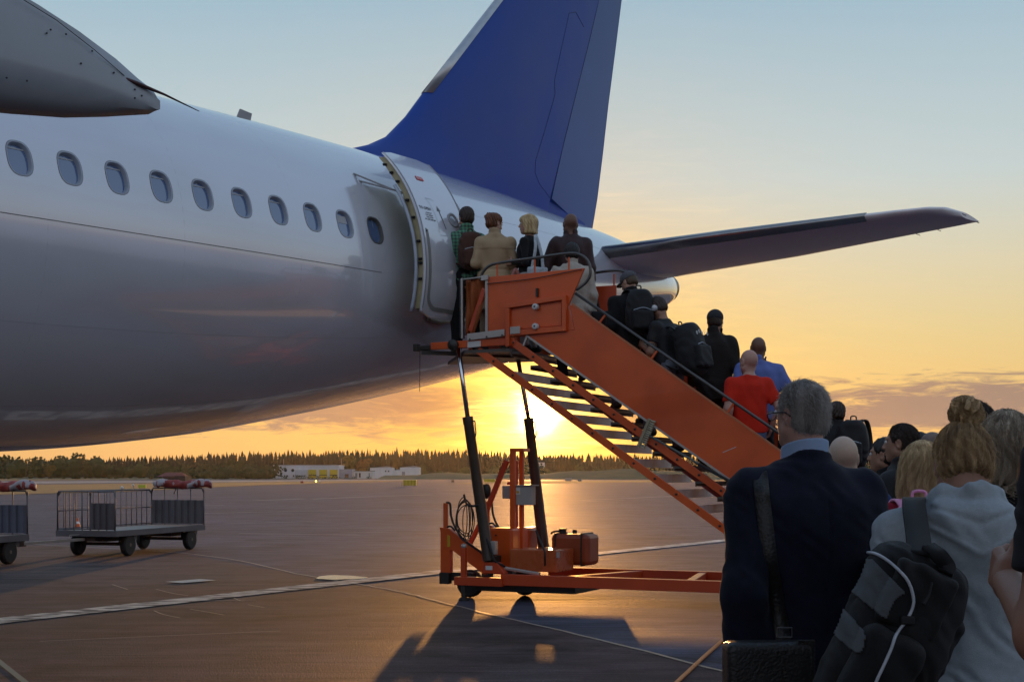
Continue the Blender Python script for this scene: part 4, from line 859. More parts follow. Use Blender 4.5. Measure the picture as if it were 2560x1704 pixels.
def core(b_, x, y, z, h, w):
    M = Matrix.Translation((x, y, z+h*.42)) @ Matrix.Diagonal((w*.72, w*.72, h*.42, 1)); n = 7; vs = []; fs = []
    for i in range(5):
        ph = math.pi*(i+.5)/5
        for k in range(n): vs.append(M @ Vector((math.sin(ph)*math.cos(6.283*k/n), math.sin(ph)*math.sin(6.283*k/n), -math.cos(ph)))*1.0)
    for i in range(4):
        for k in range(n): fs.append((i*n+k, i*n+(k+1) % n, (i+1)*n+(k+1) % n, (i+1)*n+k))
    b_.add(vs, fs)
FD = 760.
b_ = MB()
def topy(px):     # treetop line in the photograph
    return float(np.interp(px, [-600, 0, 200, 420, 560, 800, 1000, 1150, 1300, 1450, 1700, 2100, 2250, 2600, 3300], [1146, 1146, 1144, 1139, 1131, 1126, 1123, 1124, 1132, 1134, 1136, 1132, 1128, 1120, 1118]))
for row, (D_, n_) in enumerate(((FD-40, 620), (FD-5, 620), (FD+30, 520))):
    for k in range(n_):
        px = -700+4000*(k+random.random())/n_; h = (HY-topy(px))/F*D_+CH; h *= random.uniform(.80, 1.0) if row < 2 else random.uniform(.86, 1.08)
        if random.random() < .12: h *= 1.07
        p = at(px, HY, D_+random.uniform(-12, 12)); conifer(b_, p.x, p.y, 0, h, h*random.uniform(.13, .27))
tag(b_.build('forest', MCON), kind='stuff')
# a solid dark understory so no daylight leaks through the foot of the wood
b_ = MB(); pts = []
for k in range(260):
    px = -900+4400*k/259; p = at(px, HY, FD+20); h = ((HY-topy(px))/F*FD)*random.uniform(.70, .84); pts.append((p.x, p.y, h))
vs = []; fs = []
for i, (x_, y_, h_) in enumerate(pts): vs += [(x_, y_-14, 0), (x_, y_-8+random.uniform(-3, 3), h_*.92), (x_, y_+14, h_), (x_, y_+30, 0)]
for i in range(len(pts)-1):
    for q in range(3): fs.append((4*i+q, 4*i+q+1, 4*i+5+q, 4*i+4+q))
b_.add(vs, fs); tag(b_.build('forest_undergrowth', MCON), kind='stuff')
# broad-leaved belt in front of it
b_ = MB()
for k in range(150):
    px = random.uniform(-500, 620); D_ = random.uniform(520, 640); h = random.uniform(4.5, 8.5)*(1.15 if px < 250 else .8); p = at(px, HY, D_); leafy(b_, p.x, p.y, 0, h, h*.55, 120); core(b_, p.x, p.y, 0, h, h*.5)
for k in range(60):
    px = random.uniform(1050, 2700); D_ = random.uniform(540, 680); h = random.uniform(3.5, 6.5); p = at(px, HY, D_); leafy(b_, p.x, p.y, 0, h, h*.7, 110); core(b_, p.x, p.y, 0, h, h*.6)
tag(b_.build('broadleaf_wood', MDEC), kind='stuff')
b_ = MB()
for k in range(75):
    px = random.choice([random.uniform(480, 680), random.uniform(480, 680), random.uniform(1000, 2600), random.uniform(-300, 420)]); D_ = random.uniform(440, 520); h = random.uniform(1.6, 3.6)*(1.35 if 480 < px < 680 else .7); p = at(px, HY, D_); leafy(b_, p.x, p.y, 0, h, h*.9, 100); core(b_, p.x, p.y, 0, h, h*.75)
for k in range(14):
    px = random.uniform(700, 1100); D_ = 470; p = at(px, HY, D_); h = random.uniform(.5, 1.1); leafy(b_, p.x, p.y, 0, h, h*1.6, 60)
tag(b_.build('shrubs', MBUSH), kind='stuff')
def far_tree(px, D_, h, w, m, label):
    p = at(px, HY, D_); t = empty('tree', (p.x, p.y, 0), 0, label, 'tree'); b_ = MB(); leafy(b_, 0, 0, h*.1, h*.9, w, 420); core(b_, 0, 0, h*.1, h*.85, w*.7); b_.build('crown', m, t)
    b_ = MB(); b_.tube([(0, 0, 0), (.1, 0, h*.5)], [.18, .08], 6); b_.build('trunk', mat('bark', (.06, .045, .03), rough=.9), t)
far_tree(122, 470, 5.6, 2.6, MYEL, 'yellow green tree at the left edge of the wood above the baggage carts')
far_tree(872, 560, 9., 3.4, MYEL, 'yellow tree just behind the right end of the fire station')
far_tree(905, 560, 8.2, 3.2, foliage_mat('autumn_orange', (.15, .06, .02), (.1, .07, .02)), 'orange tree behind the small white hut')
far_tree(1835, 610, 14., 6., MDEC, 'tall rounded tree standing above the wood behind the stairs')
# low grassy bank on the right
b_ = MB(); vs = []; fs = []; n = 60
for i in range(n+1):
    px = 960+2400*i/n; D_ = 455; p = at(px, HY, D_); h = .9+1.7*min(1, max(0, (px-960)/500))+.5*math.sin(px*.013)+.3*math.sin(px*.041)
    vs += [(p.x, D_-26, .0), (p.x, D_-9, h*.7), (p.x, D_+4, h), (p.x, D_+30, h*.8), (p.x, D_+60, 0)]
for i in range(n):
    for q in range(4): fs.append((5*i+q, 5*i+q+1, 5*i+6+q, 5*i+5+q))
b_.add(vs, fs); tag(b_.build('grassy_bank', MG2, smooth=True), kind='structure')
# ---- buildings
MCC = mat('pale_concrete', (.62, .63, .66), rough=.8, var=.1, scale=.6); MWHT = mat('white_cladding', (.7, .7, .71), rough=.6, var=.06, scale=.5, stretch=(4, 1, .3)); MRF = mat('dark_roof', (.05, .05, .055), rough=.8); MYD = mat('yellow_door_paint', (.62, .45, .03), rough=.5, var=.1, scale=1.5); MWD = mat('dark_glass', (.03, .03, .04), rough=.15)
def frame_of(px0, px1, D_):      # origin at left base corner, unit metres
    a = at(px0, HY, D_); return a.x, at(px1, HY, D_).x-a.x
def building(px0, px1, ytop, D_, depth, label, name='building', z0=0.):
    x0, w = frame_of(px0, px1, D_); h = (HY-ytop)/F*D_+CH; t = empty(name, (x0+w/2, D_+depth/2, z0), 0, label, 'building'); return t, w, h-z0, depth
def rect(t, name, x, z, w, h, d, m, y=0., par=None, bevel=0):
    b_ = MB(); b_.box((x, y, z), (w, d, h)); return b_.build(name, m, par or t, bevel=bevel)
t, w, h, dp_ = building(684, 847, 1162, 505, 16, 'long pale fire station with three yellow gates at the foot of the wood', 'fire_station')
K_ = 505/F; X = lambda px: (px-(684+847)/2)*K_; Z = lambda py: (HY-py)*K_+CH
rect(t, 'wall', 0, h/2, w, h, 16, MCC)
rf = rect(t, 'roof', -w*.02, h+.12, w*.8, .3, 14, MRF); rect(t, 'cornice', 0, h-.15, w+.3, .32, 16.4, mat('white_cornice', (.55, .56, .58)))
for q, px in enumerate((781, 808, 834)):
    gate = rect(t, 'gate', X(px), Z(1184), 20*K_, 21.5*K_, .1, MYD, -8.05)
    rect(t, 'glazing', 0, 0, 19*K_, 2.2*K_, .04, MWD, -.06, gate).location = (X(px), -8.06, Z(1187)); gate.data.name = 'gate'
    for c_ in gate.children: c_.location = (X(px), -8.05, Z(1187))
    rect(t, 'pillar', X(px-13), Z(1182), 3.2*K_, 26*K_, .5, MCC, -8.2)
rect(t, 'pillar', X(846), Z(1182), 3.2*K_, 26*K_, .5, MCC, -8.2)
for px, py, ww, hh_ in ((690, 1188, 3, 3), (696, 1188, 3, 3), (703, 1188.5, 4, 4), (712, 1189, 3, 4), (718, 1189, 4, 4), (734, 1189, 3.5, 4)): rect(t, 'window', X(px), Z(py), ww*K_, hh_*K_, .08, MWD, -8.05)
for px in (714, 732):
    b_ = MB(); b_.lathe([(.55, 0), (.55, .1)], Matrix.Translation((X(px), -8.05, Z(1175))) @ Matrix.Rotation(R(90), 4, 'X'), 14); b_.build('round_window', MWD, t)
an = rect(t, 'annex', X(753), Z(1185), 27*K_, 22*K_, 3, mat('bright_panel', (.5, .52, .56)), -9.)
for k in range(6): rect(t, 'window', X(743+4.2*k), Z(1189), 2.6*K_, 4*K_, .1, MWD, -10.55)
rect(t, 'side_block', X(674), Z(1187), 16*K_, 17*K_, 8, MCC, -1); rect(t, 'entrance_block', X(863), Z(1183), 33*K_, 22*K_, 10, mat('blueish_panel', (.3, .33, .4)), -2); rect(t, 'doorway', X(866), Z(1189), 9*K_, 9*K_, .1, mat('brown_doorway', (.09, .04, .02)), -7.05)
for px, y0, y1 in ((700, 1162, 1150), (847, 1162, 1148)): rect(t, 'mast', X(px), (Z(y0)+Z(y1))/2, .12, (y0-y1)*K_+1, .12, MGR)
t, w, h, dp_ = building(886, 931, 1177, 500, 8, 'small white flat hut with tall dark windows right of the fire station', 'hut'); rect(t, 'wall', 0, h/2, w, h, 8, mat('white_render', (.62, .62, .6))); rect(t, 'roof', 0, h+.06, w+.3, .16, 8.3, MRF)
for k in (-.42, -.36, -.2, .32): rect(t, 'window', k*w, h*.45, w*(.035 if k != -.2 else .1), h*.6, .1, MWD, -4.03)
def shed(px0, px1, ytop, D_, label, gable=True):
    t, w, h, dp_ = building(px0, px1, ytop, D_, 10, label, 'shed'); rect(t, 'wall', 0, h*.44, w, h*.88, 10, MWHT); b_ = MB()
    b_.prism([(-w/2-.1, -5.1, h*.88), (w/2+.1, -5.1, h*.88), (w*.2, -5.1, h)], (0, 10.2, 0)); b_.build('roof', mat('grey_sheet_roof', (.33, .33, .34)), t); return t, w, h
t, w, h = shed(925, 981, 1165, 520, 'larger grey white shed with a low gable right of the hut'); rect(t, 'window', .2*w, h*.6, .5, .5, .1, MWD, -5.03); rect(t, 'window', .33*w, h*.6, .5, .5, .1, MWD, -5.03)
t, w, h = shed(1000, 1048, 1164, 525, 'white shed with a sloped top at the right end of the row'); rect(t, 'door', -.32*w, h*.3, 1.2, 2.2, .1, MGR, -5.03)
t, w, h = shed(982, 1002, 1172, 540, 'low grey shed between the two larger white sheds')
t, w, h, dp_ = building(1345, 1362, 1148, 700, 8, 'tiny pale house on the wooded slope behind the stairs', 'house'); rect(t, 'wall', 0, h*.42, w, h*.84, 8, MWHT); b_ = MB(); b_.prism([(-w/2-.2, -4.2, h*.84), (w/2+.2, -4.2, h*.84), (0, -4.2, h)], (0, 8.4, 0)); b_.build('roof', MRF, t)
# red barn
t, w, h, dp_ = building(388, 458, 1180, 300, 8, 'red roofed barn at the edge of the wood behind the baggage cart', 'barn'); rect(t, 'wall', .8, h*.3, w*.78, h*.6, 6, mat('barn_wood', (.05, .03, .028), rough=.9)); b_ = MB()
w2 = w/2
b_.add([(-w2, -3.4, h*.5), (w*.08, -3.4, h*.5), (w*.3, 0, h), (-w*.28, 0, h), (w2, -1.5, h*.5), (w2, 3, h*.5), (-w2, 3.4, h*.5)], [(0, 1, 2, 3), (1, 4, 2), (4, 5, 2), (5, 6, 3, 2), (6, 0, 3)]); b_.build('roof', mat('red_roof_tiles', (.15, .04, .03), rough=.8, var=.2, scale=2, stretch=(1, 1, 6)), t)
# small airfield furniture
def smallbox(name, px, py, wpx, hpx, m, label, cat, legs=False):
    g_ = gp(px, py); k = g_.y/F; t = empty(name, g_, 0, label, cat); b_ = MB(); b_.box((0, 0, hpx*k*.6), (wpx*k, wpx*k*.6, hpx*k*.8)); b_.build('body', m, t, bevel=.02)
    b_ = MB()
    for s in (-1, 1):
        b_ = MB(); b_.box((s*wpx*k*.35, 0, hpx*k*.12), (.08, .08, hpx*k*.26)); b_.build('leg', MGR, t)
    return t, k
t, k = smallbox('equipment_cart', 1025, 1216, 33, 17, MYD, 'yellow equipment trolley standing alone far out on the apron', 'cart')
for d_ in (-14, -9): b_ = MB(); b_.box(((d_-9)*k, 0, 4*k), (.06, .06, 8*k)); b_.build('drawbar_post', MGR, t)
for c_ in range(4): b_ = MB(); b_.box(((c_-1.5)*8*k, -.52, 10*k), (.06, .06, 13*k)); b_.build('rib', mat('dull_ochre', (.3, .2, .02)), t)
smallbox('cabinet', 356, 1221, 18, 10, mat('lime_panel', (.5, .52, .05)), 'lime yellow cabinet on the grass strip behind the baggage cart', 'cabinet')
smallbox('cabinet', 1421, 1203, 16, 9, mat('pale_box', (.35, .32, .3)), 'larger pale box on the grass strip right of the stair mast', 'cabinet')
smallbox('cabinet', 1449, 1203, 9, 6, mat('pale_box', (.35, .32, .3)), 'smaller white box on the grass strip right of the stair mast', 'cabinet')
smallbox('cabinet', 1132, 1206, 7, 7, mat('dark_box', (.1, .08, .07)), 'small dark box on the grass left of the stair mast', 'cabinet')
smallbox('cabinet', 1224, 1206, 28, 9, MYD, 'long low yellow box on the grass behind the stair mast', 'cabinet')
t, k = smallbox('airfield_sign', 755, 1208, 7, 6, mat('sign_red', (.3, .05, .04)), 'small red striped marker board on the grass in front of the fire station', 'sign')
def lampy(px, py, label, on=True):
    g_ = gp(px, py); t = empty('airfield_light', g_, 0, label, 'light'); b_ = MB(); b_.tube([(0, 0, 0), (0, 0, .35)], .05, 8); b_.build('post', MGR, t)
    b_ = MB(); b_.lathe([(.11, .33), (.13, .42), (.08, .52), (.02, .55)], None, 12); b_.build('lamp_glass', mat('lit_yellow', (.9, .7, .1), emit=((1, .75, .1), 9.)) if on else mat('white_lamp', (.7, .7, .65)), t, smooth=True)
lampy(790, 1209, 'glowing yellow taxiway light on the grass in front of the yellow gates'); lampy(333, 1222, 'unlit taxiway light on the grass left of the lime cabinet', False); lampy(799, 1209, 'unlit pale taxiway light just right of the glowing one', False); lampy(305, 1231, 'small taxiway light at the grass edge behind the baggage cart', False)
g_ = gp(194, 1318); t = empty('traffic_cone', g_, 0, 'orange and white cone standing behind the caged baggage cart', 'cone'); b_ = MB(); b_.box((0, 0, .02), (.3, .3, .04)); b_.build('base', MDK, t); b_ = MB(); b_.lathe([(.11, .04), (.075, .2), (.05, .32), (.02, .5)], None, 14); b_.build('cone_body', mat('cone_orange', (.6, .1, .02)), t); b_ = MB(); b_.lathe([(.079, .2), (.054, .32)], None, 14); b_.build('white_band', mat('white_lettering', (.8, .8, .8)), t); t.scale = (.7, .7, .55)
# thin haze over the field
HZ = True
if HZ:
    b_ = MB(); b_.box((0, 550, 24), (2600, 1500, 52)); m = bpy.data.materials.new('thin_haze'); m.use_nodes = True; nt = m.node_tree
    nt.nodes.remove(nt.nodes['Principled BSDF']); v = nt.nodes.new('ShaderNodeVolumePrincipled'); v.inputs['Color'].default_value = (.95, .93, .9, 1); v.inputs['Density'].default_value = .00003; v.inputs['Anisotropy'].default_value = .75
    nt.links.new(v.outputs[0], nt.nodes['Material Output'].inputs['Volume']); tag(b_.build('haze', m), kind='stuff')
# ================= figures: implicit surfaces turned into one continuous mesh each =================
f32 = np.float32
def V3(*a): return np.array(a, dtype=np.float64)
def cap(P, a, b, ra, rb=None):
    rb = ra if rb is None else rb; a = np.asarray(a, float); b = np.asarray(b, float); ba = b-a; L2 = max(ba @ ba, 1e-9)
    t = np.clip((P-a) @ ba/L2, 0, 1); return np.linalg.norm(P-a-t[:, None]*ba, axis=1)-(ra+(rb-ra)*t)
def ell(P, c, r, M=None):
    q = P-np.asarray(c, float)
    if M is not None: q = q @ M
    r = np.asarray(r, float); k0 = np.linalg.norm(q/r, axis=1); k1 = np.linalg.norm(q/(r*r), axis=1)+1e-9; return k0*(k0-1)/k1
def rbx(P, c, h, r, M=None):
    q = P-np.asarray(c, float)
    if M is not None: q = q @ M
    q = np.abs(q)-(np.asarray(h, float)-r); return np.linalg.norm(np.maximum(q, 0), axis=1)+np.minimum(q.max(1), 0)-r
def smin(a, b, k):
    h = np.maximum(k-np.abs(a-b), 0)/k; return np.minimum(a, b)-h*h*k*.25
def smax(a, b, k): return -smin(-a, -b, k)
def stack(P, prof):           # prof rows: z, cx, cy, rx, ry ; smooth elliptical stack
    pr_ = np.asarray(prof, float); z = P[:, 2]; zz = pr_[:, 0]
    def ci(k):
        y = pr_[:, k]; m = np.gradient(y, zz); zc = np.clip(z, zz[0], zz[-1]); i = np.clip(np.searchsorted(zz, zc)-1, 0, len(zz)-2); h = zz[i+1]-zz[i]; s = (zc-zz[i])/h
        return (2*s**3-3*s**2+1)*y[i]+(s**3-2*s**2+s)*m[i]*h+(-2*s**3+3*s**2)*y[i+1]+(s**3-s**2)*m[i+1]*h
    cx, cy, rx, ry = ci(1), ci(2), np.maximum(ci(3), .01), np.maximum(ci(4), .01); x, y = (P[:, 0]-cx), (P[:, 1]-cy)
    e = 2.35; k = (np.abs(x/rx)**e+np.abs(y/ry)**e)**(1/e); d = (k-1)*np.minimum(rx, ry)*.95
    dz = np.maximum(zz[0]-z, z-zz[-1]); return smax(d, dz, .03)
def rotz(a): c, s = math.cos(a), math.sin(a); return np.array([[c, -s, 0], [s, c, 0], [0, 0, 1.]])
def rotx(a): c, s = math.cos(a), math.sin(a); return np.array([[1., 0, 0], [0, c, -s], [0, s, c]])
def roty(a): c, s = math.cos(a), math.sin(a); return np.array([[c, 0, s], [0, 1., 0], [-s, 0, c]])
CORN = np.array([[i, j, k] for i in (0, 1) for j in (0, 1) for k in (0, 1)])
def surf(fn, lo, hi, h):      # naive surface nets on a sparse grid, projected on to the surface
    lo = np.asarray(lo, float); hi = np.asarray(hi, float); B = 8
    nb = np.maximum(1, np.ceil((hi-lo)/(h*B)).astype(int)); n = nb*B+1
    G = np.full(n, 9., f32); g = np.stack(np.meshgrid(*[np.arange(k) for k in nb], indexing='ij'), -1).reshape(-1, 3)
    cen = lo+(g+.5)*h*B; dc = fn(cen); keep = g[np.abs(dc) < h*B*1.35]
    loc = np.stack(np.meshgrid(*[np.arange(B+1)]*3, indexing='ij'), -1).reshape(-1, 3)
    for c0 in range(0, len(keep), 400):
        kb = keep[c0:c0+400]; ids = (kb[:, None, :]*B+loc[None]).reshape(-1, 3); d = fn(lo+ids*h); G[ids[:, 0], ids[:, 1], ids[:, 2]] = d
    S_ = (G < 0); val = (G < 8.9)
    c = [(slice(i, n[0]-1+i), slice(j, n[1]-1+j), slice(k, n[2]-1+k)) for i, j, k in CORN]
    cnt = sum(S_[q].astype(np.int8) for q in c); ok = np.ones(cnt.shape, bool)
    for q in c: ok &= val[q]
    act = (cnt > 0) & (cnt < 8) & ok; ii = np.argwhere(act)
    if len(ii) == 0: return np.zeros((0, 3)), np.zeros((0, 4), int)
    vals = np.stack([G[ii[:, 0]+a, ii[:, 1]+b, ii[:, 2]+e] for a, b, e in CORN], 1).astype(float)
    acc = np.zeros((len(ii), 3)); wt = np.zeros(len(ii))
    for p in range(8):
        for q in range(p+1, 8):
            if np.abs(CORN[p]-CORN[q]).sum() != 1: continue
            cr = (vals[:, p] < 0) != (vals[:, q] < 0); t = vals[:, p]/(vals[:, p]-vals[:, q]+1e-12)
            pt = CORN[p]+(CORN[q]-CORN[p])*t[:, None]; acc += np.where(cr[:, None], pt, 0); wt += cr
    V = lo+(ii+acc/wt[:, None])*h
    vid = np.full(act.shape, -1, int); vid[tuple(ii.T)] = np.arange(len(ii)); F_ = []
    for ax in range(3):
        u_, v_ = [(1, 2), (2, 0), (0, 1)][ax]; d = np.zeros(3, int); d[ax] = 1; du = np.zeros(3, int); du[u_] = 1; dv = np.zeros(3, int); dv[v_] = 1
        sl0 = [slice(1, m-1) for m in n]; sl1 = [slice(1+d[k], n[k]-1+d[k]) for k in range(3)]
        a_, b_ = S_[tuple(sl0)], S_[tuple(sl1)]; e = np.argwhere(a_ != b_)+1
        e = e[(e < np.array(act.shape)).all(1)]
        q = [e, e-du, e-du-dv, e-dv]; idx = np.stack([vid[tuple(np.clip(x, 0, np.array(act.shape)-1).T)] for x in q], 1)
        ins = S_[tuple(e.T)]; good = (idx >= 0).all(1); idx = np.where(ins[:, None], idx, idx[:, ::-1]); F_.append(idx[good])
    F_ = np.concatenate(F_)
    for _ in range(2):
        e = h*.3; d0 = fn(V); g_ = np.stack([fn(V+e*np.eye(3)[k])-d0 for k in range(3)], 1)/e; gl = np.maximum((g_*g_).sum(1), .15); V = V-np.clip(d0/gl, -h*.7, h*.7)[:, None]*g_
    return V, F_
def smesh(name, VF, m, parent=None, loc=None, rz=None):
    V, F_ = VF; me = bpy.data.meshes.new(name); me.vertices.add(len(V)); me.vertices.foreach_set('co', np.asarray(V, f32).ravel()); me.loops.add(len(F_)*4); me.polygons.add(len(F_))
    me.loops.foreach_set('vertex_index', np.asarray(F_, np.int32).ravel()); me.polygons.foreach_set('loop_start', np.arange(0, len(F_)*4, 4, dtype=np.int32)); me.update(calc_edges=True)
    return link(name, me, m, parent, smooth=True)
def cat(*vfs):
    V = []; F_ = []; o = 0
    for v, f in vfs: V.append(v); F_.append(np.asarray(f)+o); o += len(v)
    return np.concatenate(V), np.concatenate(F_)
def folds(P, amp, s=0., fz=.5, fr=22.):
    x, y, z = P[:, 0]*fr, P[:, 1]*fr, P[:, 2]*fr*fz
    w = 1.3*np.sin(.45*x+.7*z+s)+1.1*np.sin(.6*y-.5*z+1.7*s)
    return amp*(np.sin(x*.8+w+s)*np.sin(y*.7+.8*z+1.3*w)+.5*np.sin(1.9*x-1.2*y+1.6*z+w*1.4+2*s)+.35*np.sin(2.7*z+1.6*x+1.1*w))
# ---------- materials for figures
def skin(n, c): return mat('skin_'+n, c, rough=.5, var=.08, scale=18, bump=.12, bscale=240, sss=.12, spec=.4)
SK = dict(fair=skin('fair', (.42, .24, .17)), tan=skin('tan', (.32, .17, .11)), brown=skin('brown', (.16, .08, .05)), pink=skin('pink', (.46, .26, .20)))
def cloth(n, c, var=.14, rough=.88, bump=.25, sc=9, sheen=.04, **k): return mat('cloth_'+n, c, rough=rough, var=var, scale=sc, bump=bump, bscale=420, sheen=sheen, spec=.25, **k)
def hairm(n, c, c2=None, var=.35): return mat('hair_'+n, c, rough=.48, var=var, scale=26, stretch=(1.6, 1.6, .25), bump=.5, bscale=160, spec=.45, col2=c2, c2t=(.45, .65))
MEYE = mat('eye_white', (.7, .68, .64), rough=.15); MIRIS = mat('iris_dark', (.03, .02, .015), rough=.1)
# ---------- the figure
NECKZ = 1.485
def pose(sp):
    J = {}; bw = sp.get('bw', 1.); lean = sp.get('lean', 0.); side = sp.get('side', 0.)
    def sh(p): p = np.array(p, float); t = max(0., p[2]-.95); p[1] += lean*t; p[0] += side*t; p[2] -= .5*lean*lean*t; return p
    J['neck'] = sh((0, -.015, NECKZ)); J['head'] = sh((0, .012, 1.632))+V3(*sp.get('hoff', (0, 0, 0)))
    for s, n in ((-1, 'L'), (1, 'R')):
        S0 = sh((s*.172*bw, -.02, 1.390)); J['s'+n] = S0
        ar = sp.get('arm'+n, 'down')
        if isinstance(ar, str):
            ar = dict(down=((s*.055, -.03, -.29), (s*.01, .07, -.25)), bent=((s*.06, -.05, -.28), (-s*.07, .23, .03)), phone=((s*.06, .03, -.28), (-s*.12, .2, .10)), strap=((s*.07, -.02, -.28), (-s*.10, .16, .17)), pocket=((s*.12, -.10, -.27), (-s*.06, .14, -.21)), rail=((s*.12, .02, -.28), (s*.05, .24, -.03)), back=((s*.06, -.07, -.28), (-s*.02, .05, -.26)))[ar]
        E_ = S0+V3(*ar[0]); J['e'+n] = E_; J['w'+n] = E_+V3(*ar[1])
        lg = sp.get('leg'+n, 'stand'); H0 = V3(s*.095, 0, .92)
        if lg == 'up': K_, A_ = V3(s*.11, .20, .66), V3(s*.11, .18, .26)
        elif lg == 'back': K_, A_ = V3(s*.11, .0, .50), V3(s*.12, -.13, .10)
        else: K_, A_ = V3(s*.11, .02, .50), V3(s*.13, -.03, .09)
        J['h'+n], J['k'+n], J['a'+n] = H0, K_, A_
    R_ = rotz(sp.get('hyaw', 0.)) @ rotx(-sp.get('hpitch', 0.)) @ roty(sp.get('hroll', 0.)); J['R'] = R_; J['hs'] = sp.get('hs', 1.04 if sp.get('h', .016) > .0125 else 1.); J['lean'] = lean; J['side'] = side; J['bw'] = bw
    return J
def torso(P, J, off, fem, top=1.50, bot=.80, belly=0.):
    Q = P.copy(); t = np.maximum(0, P[:, 2]+.5*J['lean']**2*np.maximum(0, P[:, 2]-.95)-.95); Q[:, 1] -= J['lean']*t; Q[:, 0] -= J['side']*t
    b = J['bw']
    if fem: pr_ = [(.78, 0, -.005, .150, .115), (.90, 0, -.01, .178, .128), (1.0, 0, .0, .160, .108), (1.10, 0, .0, .138, .093), (1.22, 0, .008, .15, .112), (1.32, 0, .005, .158, .116), (1.39, 0, -.008, .145, .092), (1.44, 0, -.015, .085, .065), (1.50, 0, -.015, .045, .05)]
    else: pr_ = [(.78, 0, -.005, .150, .11), (.90, 0, -.005, .168, .118), (1.0, 0, .005, .163, .112+belly*.5), (1.10, 0, .008, .162, .110+belly), (1.22, 0, .005, .172, .118+belly*.4), (1.31, 0, .0, .180, .122), (1.385, 0, -.008, .165, .105), (1.44, 0, -.015, .098, .075), (1.50, 0, -.015, .05, .055)]
    pr_ = [(z, cx, cy, rx*b+off, ry*(.5+.5*b)+off) for z, cx, cy, rx, ry in pr_]
    return stack(Q, pr_)
def head_sdf(P, J, fem=False):
    q = (P-J['head']) @ J['R']/J.get('hs', 1.); x = q.copy(); x[:, 0] = np.abs(x[:, 0])
    d = ell(q, (0, -.012, .028), (.0745, .097, .092)); d = smin(d, ell(q, (0, .022, -.035), (.061, .072, .082)), .035); d = smin(d, ell(q, (0, .062, -.092), (.03, .026, .024)), .03)
    d = smin(d, cap(x, (.0, -.01, -.07), (.048, .0, -.055), .03), .03)
    d = smin(d, cap(q, (0, .088, .02), (0, .108, -.022), .008, .0125), .016); d = smin(d, ell(x, (.012, .098, -.027), (.009, .011, .008)), .01)
    d = smin(d, cap(x, (.012, .089, .034), (.045, .074, .034), .008), .014)
    d = smax(d, -ell(x, (.031, .098, .014), (.019, .016, .012)), .014)
    d = smin(d, ell(q, (0, .093, -.052), (.024, .010, .006)), .006); d = smin(d, ell(q, (0, .090, -.064), (.020, .011, .007)), .006)
    M = rotz(-.25); ear = ell(x, (.079, -.012, -.002), (.010, .021, .033), M); ear = smax(ear, -ell(x, (.088, -.006, .002), (.007, .011, .019), M), .006); d = smin(d, ear, .010)
    d = smin(d, cap(P, J['neck']+V3(0, .0, -.03), J['head']+J['R'] @ V3(0, -.018, -.06), .058 if not fem else .048, .054 if not fem else .046), .03)
    return d
def hand_pts(J, n, sp):
    E_, W_ = J['e'+n], J['w'+n]; d = (W_-E_)/np.linalg.norm(W_-E_); s = -1 if n == 'L' else 1
    inn = V3(-s, 0, 0)-d*(V3(-s, 0, 0) @ d); inn /= np.linalg.norm(inn); fwd = np.cross(inn, d)*s; fwd = fwd/np.linalg.norm(fwd)
    if fwd @ V3(0, 1, .3) < 0 : fwd = -fwd
    return W_, d, inn, fwd
def hand_sdf(P, J, n, sp):
    W_, d, inn, fw = hand_pts(J, n, sp); curl = sp.get('curl', .55)
    M = np.stack([fw, d, inn], 1); q = (P-W_) @ M      # q: x towards the thumb side, y along the hand, z to the palm side
    r = rbx(q, (0, .048, 0), (.039, .045, .013), .012); r = smin(r, cap(q, (0, -.02, 0), (0, .02, 0), .025, .022), .03)
    for k, (x0, L0) in enumerate(((.029, .070), (.010, .078), (-.010, .072), (-.029, .058))):
        c = curl*(1+.12*k); a = V3(x0, .088, 0); l = [L0*.45, L0*.32, L0*.26]; th = c*.35; p = a
        for j in range(3):
            th += c*(.55 if j == 0 else .8); p2 = p+V3(0, math.cos(th)*l[j], math.sin(th)*l[j]); r = smin(r, cap(q, p, p2, .0095-.0008*j, .0088-.0008*j), .006); p = p2
    a = V3(.03, .02, .006); b = a+V3(.030, .030, .016); c_ = b+V3(.008, .030, .012); r = smin(r, cap(q, a, b, .015, .011), .014); r = smin(r, cap(q, b, c_, .0108, .009), .008)
    return r
def arm_sdf(P, J, n, r0, r1, r2, k=.03):
    return smin(cap(P, J['s'+n], J['e'+n], r0, r1), cap(P, J['e'+n], J['w'+n], r1, r2), k)
def body_sdf(sp, J):
    fem = sp.get('fem', False); u_ = sp.get('thick', 1.)
    def fn(P):
        d = torso(P, J, -.008, fem, belly=sp.get('belly', 0.)); d = smin(d, head_sdf(P, J, fem), .025)
        for n in 'LR':
            m = 1. if not fem else .84
            d = smin(d, arm_sdf(P, J, n, .052*m*u_, .042*m*u_, .028*m), .04); d = smin(d, cap(P, J['neck']+V3(0, -.008, -.028), J['s'+n], .038, .05*m), .05)
            d = smin(d, smin(cap(P, J['h'+n], J['k'+n], .082, .055), cap(P, J['k'+n], J['a'+n], .052, .036), .03), .04); d = smin(d, cap(P, J['a'+n]+V3(0, -.03, -.05), J['a'+n]+V3(0, .13, -.06), .033, .027), .03)
        return d
    return fn
